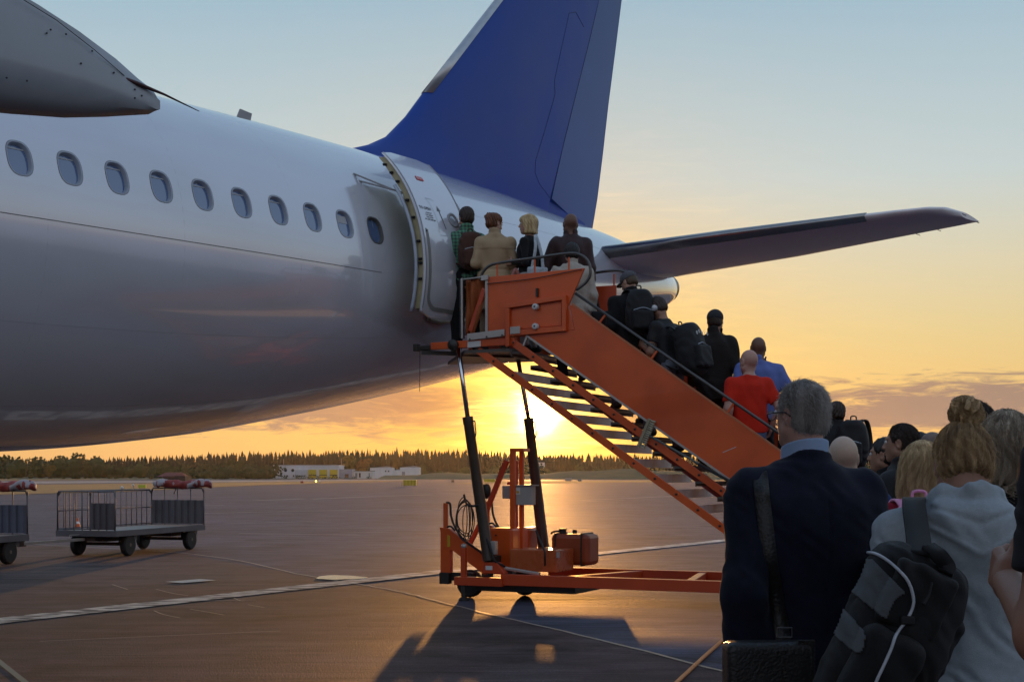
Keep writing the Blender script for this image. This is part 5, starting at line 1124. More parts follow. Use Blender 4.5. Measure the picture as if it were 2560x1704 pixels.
def top_sdf(sp, J, kind):
    fem = sp.get('fem', False); s_ = sp.get('seed', 1.)
    off, r0, r1, r2, hem, amp, neck = dict(tee=(.014, .060, .062, .06, .86, .005, 1.485), jacket=(.030, .070, .062, .050, .82, .006, 1.50), suit=(.030, .068, .060, .048, .78, .0035, 1.50), coat=(.032, .070, .064, .055, .52, .006, 1.50), fluffy=(.042, .078, .072, .064, .66, .012, 1.50), hoodie=(.032, .070, .066, .056, .80, .006, 1.50), shirt=(.018, .058, .050, .04, .86, .004, 1.50), knit=(.014, .052, .044, .036, .84, .003, 1.475), polo=(.02, .062, .066, .064, .84, .006, 1.50))[kind]
    m = .85 if fem else sp.get('thick', 1.)
    short = kind in ('tee', 'polo')
    hem = sp.get('hem', hem)
    flare = sp.get('flare', .05 if kind == 'coat' else .0)
    def fn(P):
        d = torso(P, J, off, fem, belly=sp.get('belly', 0.))
        if hem < .8:
            fx = .168 if not fem else .17; Q = P
            sk_ = stack(Q, [(hem-.06, 0, 0, fx+off+flare, .13+off+flare*.8), (hem+.1, 0, 0, fx+off+flare*.7, .128+off+flare*.5), (.95, 0, 0, fx+off*.9, .125+off)]); d = smin(d, sk_, .04)
        sh_ = .0 if not kind == 'suit' else .014
        for n in 'LR':
            d = smin(d, cap(P, J['neck']+V3(0, -.01, -.036), J['s'+n]+V3(0, 0, sh_), .034+off*.55, .046*m+off*.62), .045)
            if short:
                e = J['s'+n]+(J['e'+n]-J['s'+n])*sp.get('slv', .72); t_ = cap(P, J['s'+n], e, r0*m, r1*m); ax_ = (e-J['s'+n]); ax_ /= np.linalg.norm(ax_); t_ = smax(t_, (P-e) @ ax_, .008); d = smin(d, t_, .045)
            else:
                w_ = J['e'+n]+(J['w'+n]-J['e'+n])*.97; t_ = smin(cap(P, J['s'+n], J['e'+n], r0*m, r1*m), cap(P, J['e'+n], w_, r1*m, r2*m), .03); ax_ = (w_-J['e'+n]); ax_ /= np.linalg.norm(ax_); t_ = smax(t_, (P-w_) @ ax_, .01); d = smin(d, t_, .04)
        if kind == 'hoodie':
            n_ = J['neck']; x_ = np.abs(P[:, 0]-n_[0]); yy = P[:, 1]-n_[1]; zz_ = P[:, 2]-n_[2]
            # hood lying on the back: a sagging pouch with a rolled rim and two soft V folds
            hd = smin(ell(P, n_+V3(0, -.075, -.055), (.150, .085, .075)), ell(P, n_+V3(.015, -.095, -.13), (.105, .070, .085)), .05)
            hd = hd-.014*np.exp(-((zz_+.085+.55*(.15-x_)-.02)/.012)**2)+.010*np.exp(-((zz_+.055+.6*(.15-x_))/.010)**2)+.007*np.exp(-((zz_+.01+.35*(.15-x_))/.009)**2)
            d = smin(d, hd, .022)
            rr = np.sqrt((P[:, 0]-n_[0])**2+(yy+.0)**2); d = smin(d, np.sqrt((rr-.088)**2+(zz_-.005+.20*yy)**2*.55)-.026, .02)
        else:
            d = smax(d, P[:, 2]-(neck+.012), .012)
        if kind in ('suit', 'jacket', 'coat', 'shirt', 'polo', 'fluffy'):
            n_ = J['neck']; q = P-(n_+V3(0, .0, 0.022)); rr = np.sqrt((q[:, 0])**2+(q[:, 1]*1.05)**2); zz_ = q[:, 2]+.35*q[:, 1]; hgt = dict(jacket=sp.get('collar', .035), suit=.013, polo=.018, shirt=.022).get(kind, .03); zz_ = zz_+(.022 if kind == 'suit' else 0)
            col = np.sqrt(np.maximum(np.abs(rr-(.073 if not fem else .064))-.004, 0)**2+np.maximum(np.abs(zz_)-hgt, 0)**2)-.006; d = smin(d, col, .012)
        d = smax(d, hem-P[:, 2], .012)
        # deep vertical drapes low down, finer creases at elbow and waist
        if amp: 
            d = d+folds(P, amp, s_, .45, 20.)+(folds(P, amp*.5, s_+2, .9, 46.) if sp.get('h', .012) < .011 else 0.)
        if kind == 'coat':
            z0 = 1.30; d = d-.006*((P[:, 2] > z0) & (P[:, 1] < 0)); w0 = 1.04; d = d+.012*np.exp(-((P[:, 2]-w0)/.02)**2)
        if kind == 'suit': d = d+.004*np.exp(-(P[:, 0]/.004)**2)*(P[:, 1] < 0)*(P[:, 2] < 1.4)
        return d
    return fn
def bottom_sdf(sp, J):
    loose = sp.get('loose', .022); s_ = sp.get('seed', 1.)
    def fn(P):
        d = stack(P, [(.78, 0, -.005, .155+loose, .112+loose*.7), (.9, 0, -.008, .17+loose*.6, .122+loose*.5), (1.03, 0, 0, .155+loose*.4, .108+loose*.4)]); d = smax(d, .80-P[:, 2], .03)
        for n in 'LR':
            a_ = J['a'+n]+V3(0, 0, -.01); d = smin(d, smin(cap(P, J['h'+n], J['k'+n], .086+loose*.6, .06+loose), cap(P, J['k'+n], a_, .06+loose*.9, .05+loose*.8), .03), .035); 
        d = smax(d, np.minimum(J['aL'][2], J['aR'][2])-.03-P[:, 2], .01); return smax(d, P[:, 2]-1.02, .01)+folds(P, .005, s_, .8, 26)
    return fn
def shoe_sdf(J, n):
    A = J['a'+n]
    def fn(P):
        d = cap(P, A+V3(0, -.04, -.045), A+V3(0, .15, -.058), .045, .034); d = smin(d, cap(P, A+V3(0, -.02, -.03), A+V3(0, -.02, .02), .045, .045), .03); return smax(d, A[2]-.09-P[:, 2], .004)
    return fn
def hair_sdf(sp, J):
    k = sp['hair']; s_ = sp.get('seed', 1.)
    def fn(P):
        q = (P-J['head']) @ J['R']/J.get('hs', 1.); x = q.copy(); x[:, 0] = np.abs(x[:, 0]); t = sp.get('hthick', .012)
        c = ell(q, (0, -.014, .03), (.074+t, .096+t, .092+t))
        if k in ('short', 'crop', 'bun', 'pony', 'messybun'):
            c = smin(c, ell(q, (0, -.04, -.025), (.066+t*.6, .062+t*.6, .055)), .03)
            front = (q[:, 1]-(.065-.55*np.maximum(.07-q[:, 2], 0)))*.85; c = smax(c, front, .015); c = smax(c, (-.088 if k == 'short' else (-.062 if k == 'bun' else -.08))-q[:, 2]-.25*q[:, 1], .015)
            c = smax(c, -ell(x, (.084, .0, -.004), (.02, .028, .035)), .01)
        if k in ('bun', 'messybun'):
            bz = V3(*sp.get('bun', (0, -.06, .125))); br = sp.get('bunr', .045); b = ell(q, bz, (br*1.05, br, br*.9)); b = b+.006*np.sin(40*q[:, 0]+30*q[:, 2]+8*np.sin(30*q[:, 1]))*(1 if k == 'bun' else 1.6); c = smin(c, b, .010)
        if k == 'pony': c = smin(c, smin(cap(q, (0, -.1, .0), (0, -.135, -.03), .025, .03), cap(q, (0, -.135, -.03), (0, -.12, -.17), .03, .014), .02), .02)
        if k in ('bob', 'long'):
            L_ = sp.get('hlen', -.115 if k == 'bob' else -.24); w = sp.get('hwid', .092)
            b = stack(q, [(L_, 0, -.035, w+(.012 if k == 'bob' else -.012), .082), (L_*.5, 0, -.03, w+.006, .088), (.0, 0, -.02, w, .1), (.06, 0, -.015, .085, .1)]); b = smax(b, L_-q[:, 2], .012); b = smax(b, (q[:, 1]-.045-.3*np.maximum(q[:, 2], 0)), .02)
            c = smin(smax(c, q[:, 1]-.075-.1*q[:, 2], .02), b, .03)
            fr_ = ell(q, (0, .055, .062), (.066, .05, .045)) if k == 'bob' else None
            if fr_ is not None: c = smin(c, fr_, .02)
        if k == 'cap':
            c = ell(q, (0, -.01, .038), (.090, .110, .092)); c = smax(c, .012-q[:, 2]-.12*q[:, 1], .006)
            bs = sp.get('brim', 1); br_ = ell(q, (0, .1*bs, .028), (.068, .075, .010)); c = np.minimum(c, smax(br_, -(q[:, 1]*bs-.05), .005)) if bs else c
            return c
        am = sp.get('hamp', .0035)
        th = np.arctan2(q[:, 0], q[:, 1]+.02)
        return c+am*(np.sin(th*17+6*np.sin(q[:, 2]*22+s_)+s_)+.6*np.sin(th*31+q[:, 2]*60))
    return fn
def strands(sp, J, n, L, flow, m, parent, rad=.0008, seg=6, lift=.004, col=None, sc=1.):
    rng = np.random.RandomState(int(sp.get('seed', 1)*10)+3); fn = hair_sdf(sp, J); V, F_ = sp['_hv']; sel = rng.randint(0, len(V), n); p = V[sel]+rng.normal(0, .002, (n, 3))
    pts = []; L_ = L*rng.uniform(.5, 1.25, n); jit = rng.normal(0, .13, (n, 3))
    for k in range(seg+1):
        e = .002; d0 = fn(p); g_ = np.stack([fn(p+e*np.eye(3)[i])-d0 for i in range(3)], 1)/e; gn = g_/np.maximum(np.linalg.norm(g_, axis=1), .3)[:, None]
        p = p-np.clip(d0-(lift*(k/seg)**1.2*rng.uniform(.2, 1.6, n)+.0008), -.01, .01)[:, None]*gn; pts.append(p.copy())
        q = (p-J['head']) @ J['R']; f_ = flow(q) @ J['R'].T+jit; f_ = f_-gn*(f_*gn).sum(1)[:, None]*.85; f_ /= np.maximum(np.linalg.norm(f_, axis=1), 1e-6)[:, None]; p = p+f_*(L_/seg)[:, None]
    pts = np.array(pts); S = seg+1; d = pts[-1]-pts[0]; d /= np.maximum(np.linalg.norm(d, axis=1), 1e-6)[:, None]; x = np.cross(d, rng.normal(0, 1, (n, 3))); x /= np.linalg.norm(x, axis=1)[:, None]; y = np.cross(d, x)
    Vs = np.zeros((n, S, 3, 3))
    for k in range(S):
        r_ = rad*(1-.75*(k/seg)**2)
        for j in range(3): a = 2.094*j; Vs[:, k, j] = pts[k]+(x*math.cos(a)+y*math.sin(a))*r_
    base = (np.arange(n)*S*3)[:, None, None]; k = np.arange(seg)[None, :, None]; j = np.arange(3)[None, None, :]
    A = base+k*3+j; B_ = base+k*3+(j+1) % 3; Fq = np.stack([A, B_, B_+3, A+3], -1).reshape(-1, 4)
    return Vs.reshape(-1, 3)*sc, Fq
PEOPLE = {}
def person(key, loc, yaw, sp, label, group='passengers queueing to board'):
    J = pose(sp); H = sp.get('H', 1.75); sc = H/1.757; h = sp.get('h', .016); fem = sp.get('fem', False)
    t = empty('person', loc, yaw, label, 'person', group); t.scale = (sc, sc, sc)
    allp = np.array([J[k] for k in J if isinstance(J[k], np.ndarray) and J[k].shape == (3,)]); lo = allp.min(0)-V3(.26, .26, .2); hi = allp.max(0)+V3(.26, .26, .24); lo[2] = -.02
    sk_ = sp.get('skin', SK['fair']); bf = body_sdf(sp, J); nz_ = J['neck'][2]-.015
    hc_ = J['head']; parts = [surf(lambda P: smax(bf(P), P[:, 2]-nz_-.03, .004), lo, hi, h), surf(lambda P: smax(bf(P), np.maximum(nz_-P[:, 2], np.sqrt((P[:, 0]-hc_[0])**2+(P[:, 1]-hc_[1])**2)-.15), .004), hc_-V3(.19, .19, .2), hc_+V3(.19, .19, .2), max(.0055, h*.5))]
    for n in 'LR':
        if sp.get('hands', True):
            W_, d, i_, f_ = hand_pts(J, n, sp); c = W_+d*.07; parts.append(surf(lambda P, n=n: hand_sdf(P, J, n, sp), c-.13, c+.13, min(h*.6, .0075)))
    if sp.get('h', .016) < .011:      # a finer head on the near figures
        pass
    smesh('body', cat(*parts), sk_, t)
    for s in (-1, 1):
        p = J['head']+J['R'] @ V3(s*.031, .083, .013)*J['hs']; b_ = MB(); M = Matrix.Translation(p); b_.lathe([(.001, -.0125), (.008, -.009), (.0122, 0), (.008, .009), (.001, .0125)], M, 12); e_ = b_.build('eye', MEYE, t, smooth=True)
        p2 = J['head']+J['R'] @ V3(s*.031, .0925, .013)*J['hs']; b_ = MB(); b_.lathe([(.001, -.005), (.0045, 0), (.001, .005)], Matrix.Translation(p2), 8); b_.build('iris', MIRIS, e_, smooth=True)
    if sp.get('top'): smesh(sp.get('topname', dict(tee='t_shirt', polo='polo_shirt', coat='trench_coat', fluffy='fluffy_coat', hoodie='hoodie', suit='suit_jacket', jacket='jacket', shirt='shirt', knit='top')[sp['top']]), surf(top_sdf(sp, J, sp['top']), lo, hi, h*.9), sp['tm'], t)
    smesh(sp.get('botname', 'trousers'), surf(bottom_sdf(sp, J), lo, hi, h*1.1), sp.get('bm', cloth('dark_trousers', (.03, .03, .035))), t)
    for n in 'LR':
        a_ = J['a'+n]; smesh('shoe', surf(shoe_sdf(J, n), a_-V3(.09, .13, .12), a_+V3(.09, .26, .12), h*.9), sp.get('shoem', MATS['black_lettering']), t)
    if sp.get('hair') and sp['hair'] != 'bald':
        hc = J['head']; hv = surf(hair_sdf(sp, J), hc-V3(.2, .24, .36), hc+V3(.2, .22, .26), sp.get('hh', h*.6)); sp['_hv'] = hv
        if sp['hair'] == 'cap': smesh('cap', hv, sp['hm'], t)
        else:
            ho = smesh('hair', hv, sp['hm'], t)
            if sp.get('strands'):
                for (n_, L_, fl, ra, li, mm) in sp['strands']:
                    smesh('hair_strands', strands(sp, J, n_, L_, fl, mm, t, ra, 6, li), mm or sp['hm'], ho)
        if sp.get('caphair'): 
            sp2 = dict(sp, hair='crop', hthick=.008, hamp=.001); smesh('hair', surf(hair_sdf(sp2, J), hc-V3(.2, .24, .2), hc+V3(.2, .22, .07), h*.6), sp['caphair'], t)
    PEOPLE[key] = (t, J, sp, sc); return t, J
def down(q): v = np.zeros_like(q); v[:, 2] = -1; return v
def backcomb(q): v = np.zeros_like(q); v[:, 1] = -1.*(q[:, 2] > -.0)-.1; v[:, 2] = -1.*(q[:, 1] < -.0)-.35; v[:, 0] = .25*np.sign(q[:, 0])*(q[:, 2] > .05); return v
def to_bun(c):
    c = np.array(c)
    def f(q): v = c-q; return v/np.maximum(np.linalg.norm(v, axis=1), 1e-5)[:, None]
    return f
# ---------- bags
def backpack(key, loc, rz, label, w=.30, d=.17, hgt=.46, m=None, m2=None, tilt=0., straps=True, near=.012, name='backpack', group=None, strapm=None, smooth_=True, pocket=True):
    m = m or cloth('black_nylon', (.012, .012, .013), rough=.6); m2 = m2 or m; t = empty(name, loc, rz, label, name.replace('_', ' '), group); t.rotation_euler = (tilt, 0, rz)
    def fn(P):
        r = rbx(P, (0, 0, hgt*.5), (w/2, d/2, hgt/2), min(d*.45, .075)); r = smin(r, ell(P, (0, -d*.1, hgt*.42), (w*.5, d*.55, hgt*.42)), .05); r = smax(r, ell(P, (0, -d*.05, hgt*.46), (w*.60, d*.78, hgt*.60)), .03); return r+folds(P, .004, 3.1, .7, 26)
    smesh('main_compartment', surf(fn, (-w, -d*1.3, -.06), (w, d*1.3, hgt+.08), near), m, t)
    if pocket:
        def fp(P): return rbx(P, (0, -d*.55, hgt*.30), (w*.38, d*.24, hgt*.22), .035)+folds(P, .003, 1.1, .7, 30)
        smesh('front_pocket', surf(fp, (-w, -d*1.5, -.05), (w, d, hgt*.8), near), m2, t)
        b_ = MB(); b_.tube(arc([(-w*.36, -d*.66, hgt*.5), (0, -d*.68, hgt*.56), (w*.36, -d*.66, hgt*.5)], 5), .004, 5); b_.build('zip', MAL, t)
    b_ = MB(); b_.tube(arc([(-.03, d*.3, hgt), (-.025, d*.3, hgt+.04), (.025, d*.3, hgt+.04), (.03, d*.3, hgt)], 5), .008, 6); b_.build('handle', m, t, smooth=True)
    if straps:
        for s in (-1, 1):
            b_ = MB(); pts = arc([(s*.06, d*.45, hgt*.93), (s*.085, d*.45+.06, hgt*1.02), (s*.11, d*.45+.19, hgt*.95), (s*.13, d*.45+.25, hgt*.62), (s*.15, d*.45+.17, hgt*.32), (s*.13, d*.4, hgt*.12)], 5); vs = []
            for p in pts: vs += [p+Vector((-.025, 0, 0)), p+Vector((.025, 0, 0))]
            b_.add(vs, [(2*i, 2*i+1, 2*i+3, 2*i+2) for i in range(len(pts)-1)]); o = b_.build('shoulder_strap', strapm or m, t, smooth=True); md = o.modifiers.new('s', 'SOLIDIFY'); md.thickness = .012
    return t
# ================= who stands where =================
def SW(a, b): return SO+SD*a+WD*b          # stair coordinates to world (ground level)
def on_stairs(px, b, dz=0.):
    k = (px-CX)/F; a = (k*(SO.y+.912*b)-.41*b)/(.912+.41*k); p = SW(a, b); a_s = .10+.25*max(0, round((a-.10)/.25)); z = 3.0 if a < .0 else zt(a_s+.1)+.0
    if a < .06: z = 2.985
    return Vector((p.x, p.y, z+dz)), a
def on_ground(px, D): return Vector(((px-CX)/F*D, D, 0))
def bagpos(key, back, z, side=0., rz=None):      # bag behind the back of a figure
    t, J, sp, sc = PEOPLE[key]; a = t.rotation_euler.z; f = Vector((-math.sin(a), math.cos(a), 0)); r_ = Vector((math.cos(a), math.sin(a), 0)); return t.location-f*back+r_*side+Vector((0, 0, z)), a
blk = cloth('black_cotton', (.010, .010, .011)); blk2 = cloth('black_softshell', (.012, .012, .014), rough=.6, sheen=.05); jean = cloth('blue_jeans', (.09, .13, .24), var=.3, sc=14); jeang = cloth('grey_jeans', (.10, .11, .13), var=.3, sc=14)
GP, GG = 'passengers on the boarding stairs', 'passengers queueing on the apron'
if 'plaid':
    m = bpy.data.materials.new('green_plaid'); m.use_nodes = True; nt = m.node_tree; N, L = nt.nodes.new, nt.links.new; b = nt.nodes['Principled BSDF']; tc = N('ShaderNodeTexCoord'); cols_ = []
    for ax, sc_ in (('X', 30.), ('Z', 30.)):
        w_ = N('ShaderNodeTexWave'); w_.wave_type = 'BANDS'; w_.bands_direction = ax; w_.inputs['Scale'].default_value = sc_/6.28*1.6; w_.inputs['Distortion'].default_value = .6; L(tc.outputs['Object'], w_.inputs[0]); rp_ = N('ShaderNodeValToRGB'); rp_.color_ramp.elements[0].position = .5; rp_.color_ramp.elements[1].position = .6; rp_.color_ramp.elements[0].color = (.05, .07, .06, 1); rp_.color_ramp.elements[1].color = (.10, .30, .17, 1); L(w_.outputs[0], rp_.inputs[0]); cols_.append(rp_.outputs[0])
    mx_ = N('ShaderNodeMix'); mx_.data_type = 'RGBA'; mx_.inputs[0].default_value = .5; L(cols_[0], mx_.inputs[6]); L(cols_[1], mx_.inputs[7]); L(mx_.outputs[2], b.inputs['Base Color']); b.inputs['Roughness'].default_value = .9; MATS['plaid'] = m
hb = hairm('dark_brown', (.035, .018, .01)); hblk = hairm('black', (.012, .010, .009)); haub = hairm('auburn', (.16, .055, .018), (.09, .03, .012)); hbl = hairm('blonde', (.66, .48, .26), (.42, .27, .12)); hgb = hairm('grey_blonde', (.44, .36, .26), (.2, .15, .10)); hgr = hairm('silver', (.55, .52, .49), (.26, .23, .20)); hmb = hairm('mid_brown', (.08, .045, .022))
# --- platform
p, a = on_stairs(1166, .62); person('plaid', p, R(18), dict(H=1.82, top='shirt', tm=MATS['plaid'], hair='short', hm=hb, bm=blk, armL='bent', armR='down', seed=1.2, hyaw=R(5)), 'person in a green plaid shirt, half hidden behind the open door', GP)
q, rz = bagpos('plaid', .22, 1.02); backpack('b1', q, rz, 'brown backpack on the person in green plaid at the plane door', m=cloth('brown_canvas', (.075, .035, .025)), w=.32, group=None)
p, a = on_stairs(1237, .52); person('trench', p, R(2), dict(H=1.69, fem=True, top='coat', tm=cloth('beige_gabardine', (.40, .29, .17), var=.08, rough=.8), hair='messybun', hm=haub, bun=(-.02, -.085, .065), bunr=.05, hamp=.006, hyaw=R(-52), hpitch=R(12), armL='bent', armR='down', bm=cloth('beige_trousers', (.3, .22, .14)), bw=1.12, seed=2.3, h=.013), 'person in a beige trench coat with an auburn bun, standing on the platform', GP)
p, a = on_stairs(1322, .62); person('blonde', p, R(62), dict(H=1.665, fem=True, top='knit', tm=blk, hair='bob', hm=hairm('pale_blonde', (.55, .40, .20), (.36, .23, .09)), hyaw=R(20), armL='bent', armR='bent', bm=cloth('pale_skirt', (.4, .38, .36)), seed=3.1, h=.013, hlen=-.125), 'person with a straight blonde bob and black top, seen in profile on the platform', GP)
p, a = on_stairs(1426, 1.15); p.z = zt(.2); person('bald_brown', p, R(8), dict(H=1.78, top='jacket', tm=cloth('brown_leather', (.045, .022, .022), rough=.5), hair='bald', hs=1.1, skin=SK['brown'], bm=blk, armL='rail', armR='down', seed=4.4, hyaw=R(8), thick=1.1, bw=1.08, h=.013), 'bald person in a dark brown jacket at the top of the stairs', GP)
p, a = on_stairs(1430, .42); person('cream', p, R(6), dict(H=1.62, fem=True, top='fluffy', tm=cloth('cream_fleece', (.55, .50, .42), var=.12, bump=.9, sc=30), hair='crop', hm=hblk, hthick=.02, bm=blk, armL='rail', armR='down', seed=5.2, bw=1.15, hpitch=R(8), hem=.62, flare=.05), 'black haired person in a cream fluffy coat on the second step', GP)
p, a = on_stairs(1577, .5); person('flatcap', p, R(14), dict(H=1.78, top='jacket', tm=blk, hair='cap', hm=cloth('grey_tweed', (.09, .09, .10)), caphair=hmb, brim=1, bm=jeang, armL='bent', armR='bent', seed=6.6, hpitch=R(24), hyaw=R(28), lean=.08, bw=1.08, thick=1.1, legL='up'), 'person in a grey flat cap and black jacket high on the stairs', GP)
p, a = on_stairs(1672, .38); person('headphones', p, R(48), dict(H=1.80, top='tee', tm=blk2, hair='short', hm=hb, bm=jeang, armL='phone', armR='phone', seed=7.3, hpitch=R(34), hyaw=R(14), hoff=(0, .03, -.015), lean=.17, thick=1.05, skin=SK['tan'], legL='up', slv=.62, h=.013), 'person with silver headphones and tattooed arm looking down', GP)
p, a = on_stairs(1788, 1.0); person('darkcap', p, R(-6), dict(H=1.84, top='jacket', tm=cloth('charcoal_jacket', (.022, .018, .016)), hair='cap', hm=cloth('dark_grey_cap', (.03, .03, .034)), caphair=hb, brim=0, bm=blk, armL='pocket', armR='bent', seed=8.8, hyaw=R(-8), hem=.74), 'person in a dark cap and charcoal jacket, midway up the stairs', GP)
p, a = on_stairs(1896, 1.02); person('blueshirt', p, R(18), dict(H=1.84, top='polo', tm=cloth('blue_polo', (.12, .17, .42)), hair='bald', skin=SK['brown'], bm=blk, armL='pocket', armR='pocket', seed=9.1, hyaw=R(-10), bw=1.28, thick=1.25, belly=.04), 'large person in a blue shirt just beyond the red t-shirt on the stairs', GP)
p, a = on_stairs(1872, .42); person('redshirt', p, R(8), dict(H=1.80, top='tee', tm=cloth('red_cotton', (.55, .022, .008)), hair='bald', skin=SK['pink'], bm=jean, armL='back', armR='pocket', seed=10.3, hyaw=R(18), hs=1.14, bw=1.16, thick=1.18, belly=.03, legL='up', h=.012), 'bald person in a red t-shirt and blue jeans on the lower stairs', GP)
p, a = on_stairs(2010, .65); person('hidden', p, 0, dict(H=1.80, top='jacket', tm=blk, hair='crop', hm=hblk, hthick=.02, seed=11.), 'black haired person whose crown shows above the silver haired head', GP)
p, a = on_stairs(2092, .72); person('ponytail', p, R(-8), dict(H=1.72, fem=True, top='jacket', tm=blk2, hair='messybun', bun=(0, -.1, -.02), bunr=.03, hamp=.006, hm=hb, seed=12.2, bw=1.15, hyaw=R(-5), hthick=.018), 'dark haired person with pinned up hair at the foot of the stairs', GP)
# --- queue on the ground
NEAR = .0085
def hstr(n, L_, fl, ra=.0009, li=.006, mm=None): return (n, L_, fl, ra, li, mm)
person('suit', on_ground(2006, 4.42), R(20), dict(H=1.81, hs=.82, top='suit', tm=cloth('navy_wool', (.008, .010, .024), var=.2, sc=40, sheen=.04), hair='short', hm=hgr, hthick=.004, hamp=.0012, skin=SK['pink'], bm=cloth('dark_navy_trousers', (.012, .012, .018)), armL='back', armR='bent', seed=13.7, hyaw=R(16), bw=1.09, thick=1.06, h=NEAR, hh=.005, strands=[hstr(13000, .035, backcomb, .0007, .006), hstr(350, .05, backcomb, .0005, .02), hstr(3000, .03, backcomb, .0006, .012, hairm('white', (.6, .58, .55)))]), 'silver haired person with glasses in a navy suit jacket', GG)
person('bluejkt', on_ground(2108, 7.3), R(6), dict(H=1.70, top='jacket', tm=cloth('dark_blue_jacket', (.02, .045, .14)), hair='bald', skin=skin('pale', (.50, .36, .27)), seed=14.1, bw=1.05, collar=.03, h=.012), 'shaven headed person in a blue jacket behind the navy suit', GG)
person('blackjkt', on_ground(2256, 9.4), R(46), dict(H=1.83, top='jacket', tm=blk2, hair='short', hm=hb, hthick=.008, hamp=.001, skin=SK['tan'], seed=15.5, hyaw=R(14), bw=1.05, h=.012, hh=.007, strands=[hstr(3500, .03, backcomb, .0012, .005)]), 'short dark haired person in a black jacket, profile turned left in the queue', GG)
person('behind', on_ground(2214, 10.4), R(60), dict(H=1.76, top='jacket', tm=blk, hair='short', hm=hblk, skin=SK['tan'], seed=16.), 'person mostly hidden just left of the black jacket profile', GG)
person('blackhair', on_ground(2296, 10.6), R(10), dict(H=1.80, top='jacket', tm=blk, hair='crop', hm=hblk, hthick=.016, seed=17.), 'black haired crown just right of the black jacket profile', GG)
person('baldback', on_ground(2330, 9.2), R(0), dict(H=1.77, top='jacket', tm=cloth('olive_dark', (.03, .03, .022)), hair='crop', hm=hairm('stubble', (.17, .11, .085)), hthick=.003, hamp=.0, skin=SK['tan'], seed=18.), 'person with a close shaved crown above the blonde girl', GG)
person('girl', on_ground(2306, 6.6), R(-14), dict(H=1.65, fem=True, top='jacket', tm=cloth('crimson_fleece', (.26, .01, .028)), hair='long', hm=hbl, hlen=-.22, hwid=.098, seed=19.3, hyaw=R(-10), hpitch=R(4), h=.012, hh=.008, bw=1.06, strands=[hstr(7000, .14, down, .0011, .012)]), 'long haired blonde person in a crimson jacket with a pink backpack', GG)
person('darkbrown', on_ground(2436, 7.3), R(4), dict(H=1.86, fem=False, top='jacket', tm=cloth('olive_black', (.022, .023, .016)), hair='short', hm=hb, hthick=.012, hamp=.004, seed=20.2, h=.013, hh=.008, strands=[hstr(3000, .05, backcomb, .0012, .01)]), 'tall dark haired person behind the top knot', GG)
person('bun', on_ground(2416, 4.1), R(-4), dict(H=1.685, hoff=(0, .035, -.045), fem=True, top='hoodie', tm=cloth('light_grey_marl', (.38, .44, .48), var=.10, sc=60, rough=.9, bump=.35), hair='bun', hm=hairm('dark_blonde', (.58, .40, .20), (.28, .17, .08)), bun=(.01, -.055, .158), bunr=.048, hthick=.010, hamp=.003, hpitch=R(20), seed=21.6, h=NEAR, hh=.005, bw=1.26, armL='bent', armR='bent', bm=jean, strands=[hstr(14000, .10, to_bun((.01, -.04, .145)), .0008, .004), hstr(220, .10, down, .0006, .025)]), 'person with a blonde top knot in a light grey hoodie', GG)
person('greyblond', on_ground(2518, 5.1), R(-24), dict(H=1.725, fem=True, top='knit', tm=blk, hair='long', hm=hgb, hlen=-.145, hwid=.1, seed=22.4, hyaw=R(-18), hpitch=R(2), h=.0105, hh=.007, skin=SK['tan'], strands=[hstr(9000, .12, down, .001, .008), hstr(250, .10, down, .0006, .025)]), 'person with chin length grey blonde hair and a black top at the right edge', GG)
person('edge', on_ground(2925, 2.72), R(8), dict(H=1.94, top='tee', tm=cloth('faded_black', (.016, .016, .02)), hair='short', hm=hb, skin=skin('warm', (.34, .17, .11)), armL=((-.06, -.03, -.30), (.05, .24, .07)), armR='bent', bw=1.1, thick=1.25, slv=.68, seed=23.3, h=.008, curl=.9), 'person in a faded black t-shirt cut off by the right picture edge', GG)
# --- things people wear or carry
q, rz = bagpos('flatcap', .24, 1.02, .03); backpack('b2', q, rz, 'black backpack on the person in the grey flat cap', w=.33, hgt=.52, d=.18)
q, rz = bagpos('headphones', .36, .86, .0); t_ = backpack('b3', q, rz, 'large black backpack on the person with the headphones', w=.34, hgt=.60, d=.26, tilt=-.20)
for k_ in range(5):
    b_ = MB(); c_ = Vector((-.1+.05*k_, -.19, .44+.02*(k_ % 2))); b_.tube(arc([c_+Vector((.012*math.cos(x_), 0, .018*math.sin(x_))) for x_ in np.linspace(0, 6.28, 9)], 2), .003, 5); b_.build('carabiner', MAL, t_)
q, rz = bagpos('ponytail', .2, 1.0, .15); backpack('b4', q, rz-.3, 'black backpack with a pale badge at the foot of the stairs', w=.34, hgt=.52, d=.2)
q, rz = bagpos('girl', .20, 1.0, -.02); backpack('b5', q, rz, 'small pink backpack on the crimson jacket', w=.26, hgt=.38, d=.13, m=cloth('pink_leather', (.75, .32, .52), rough=.45, var=.08), near=.010)
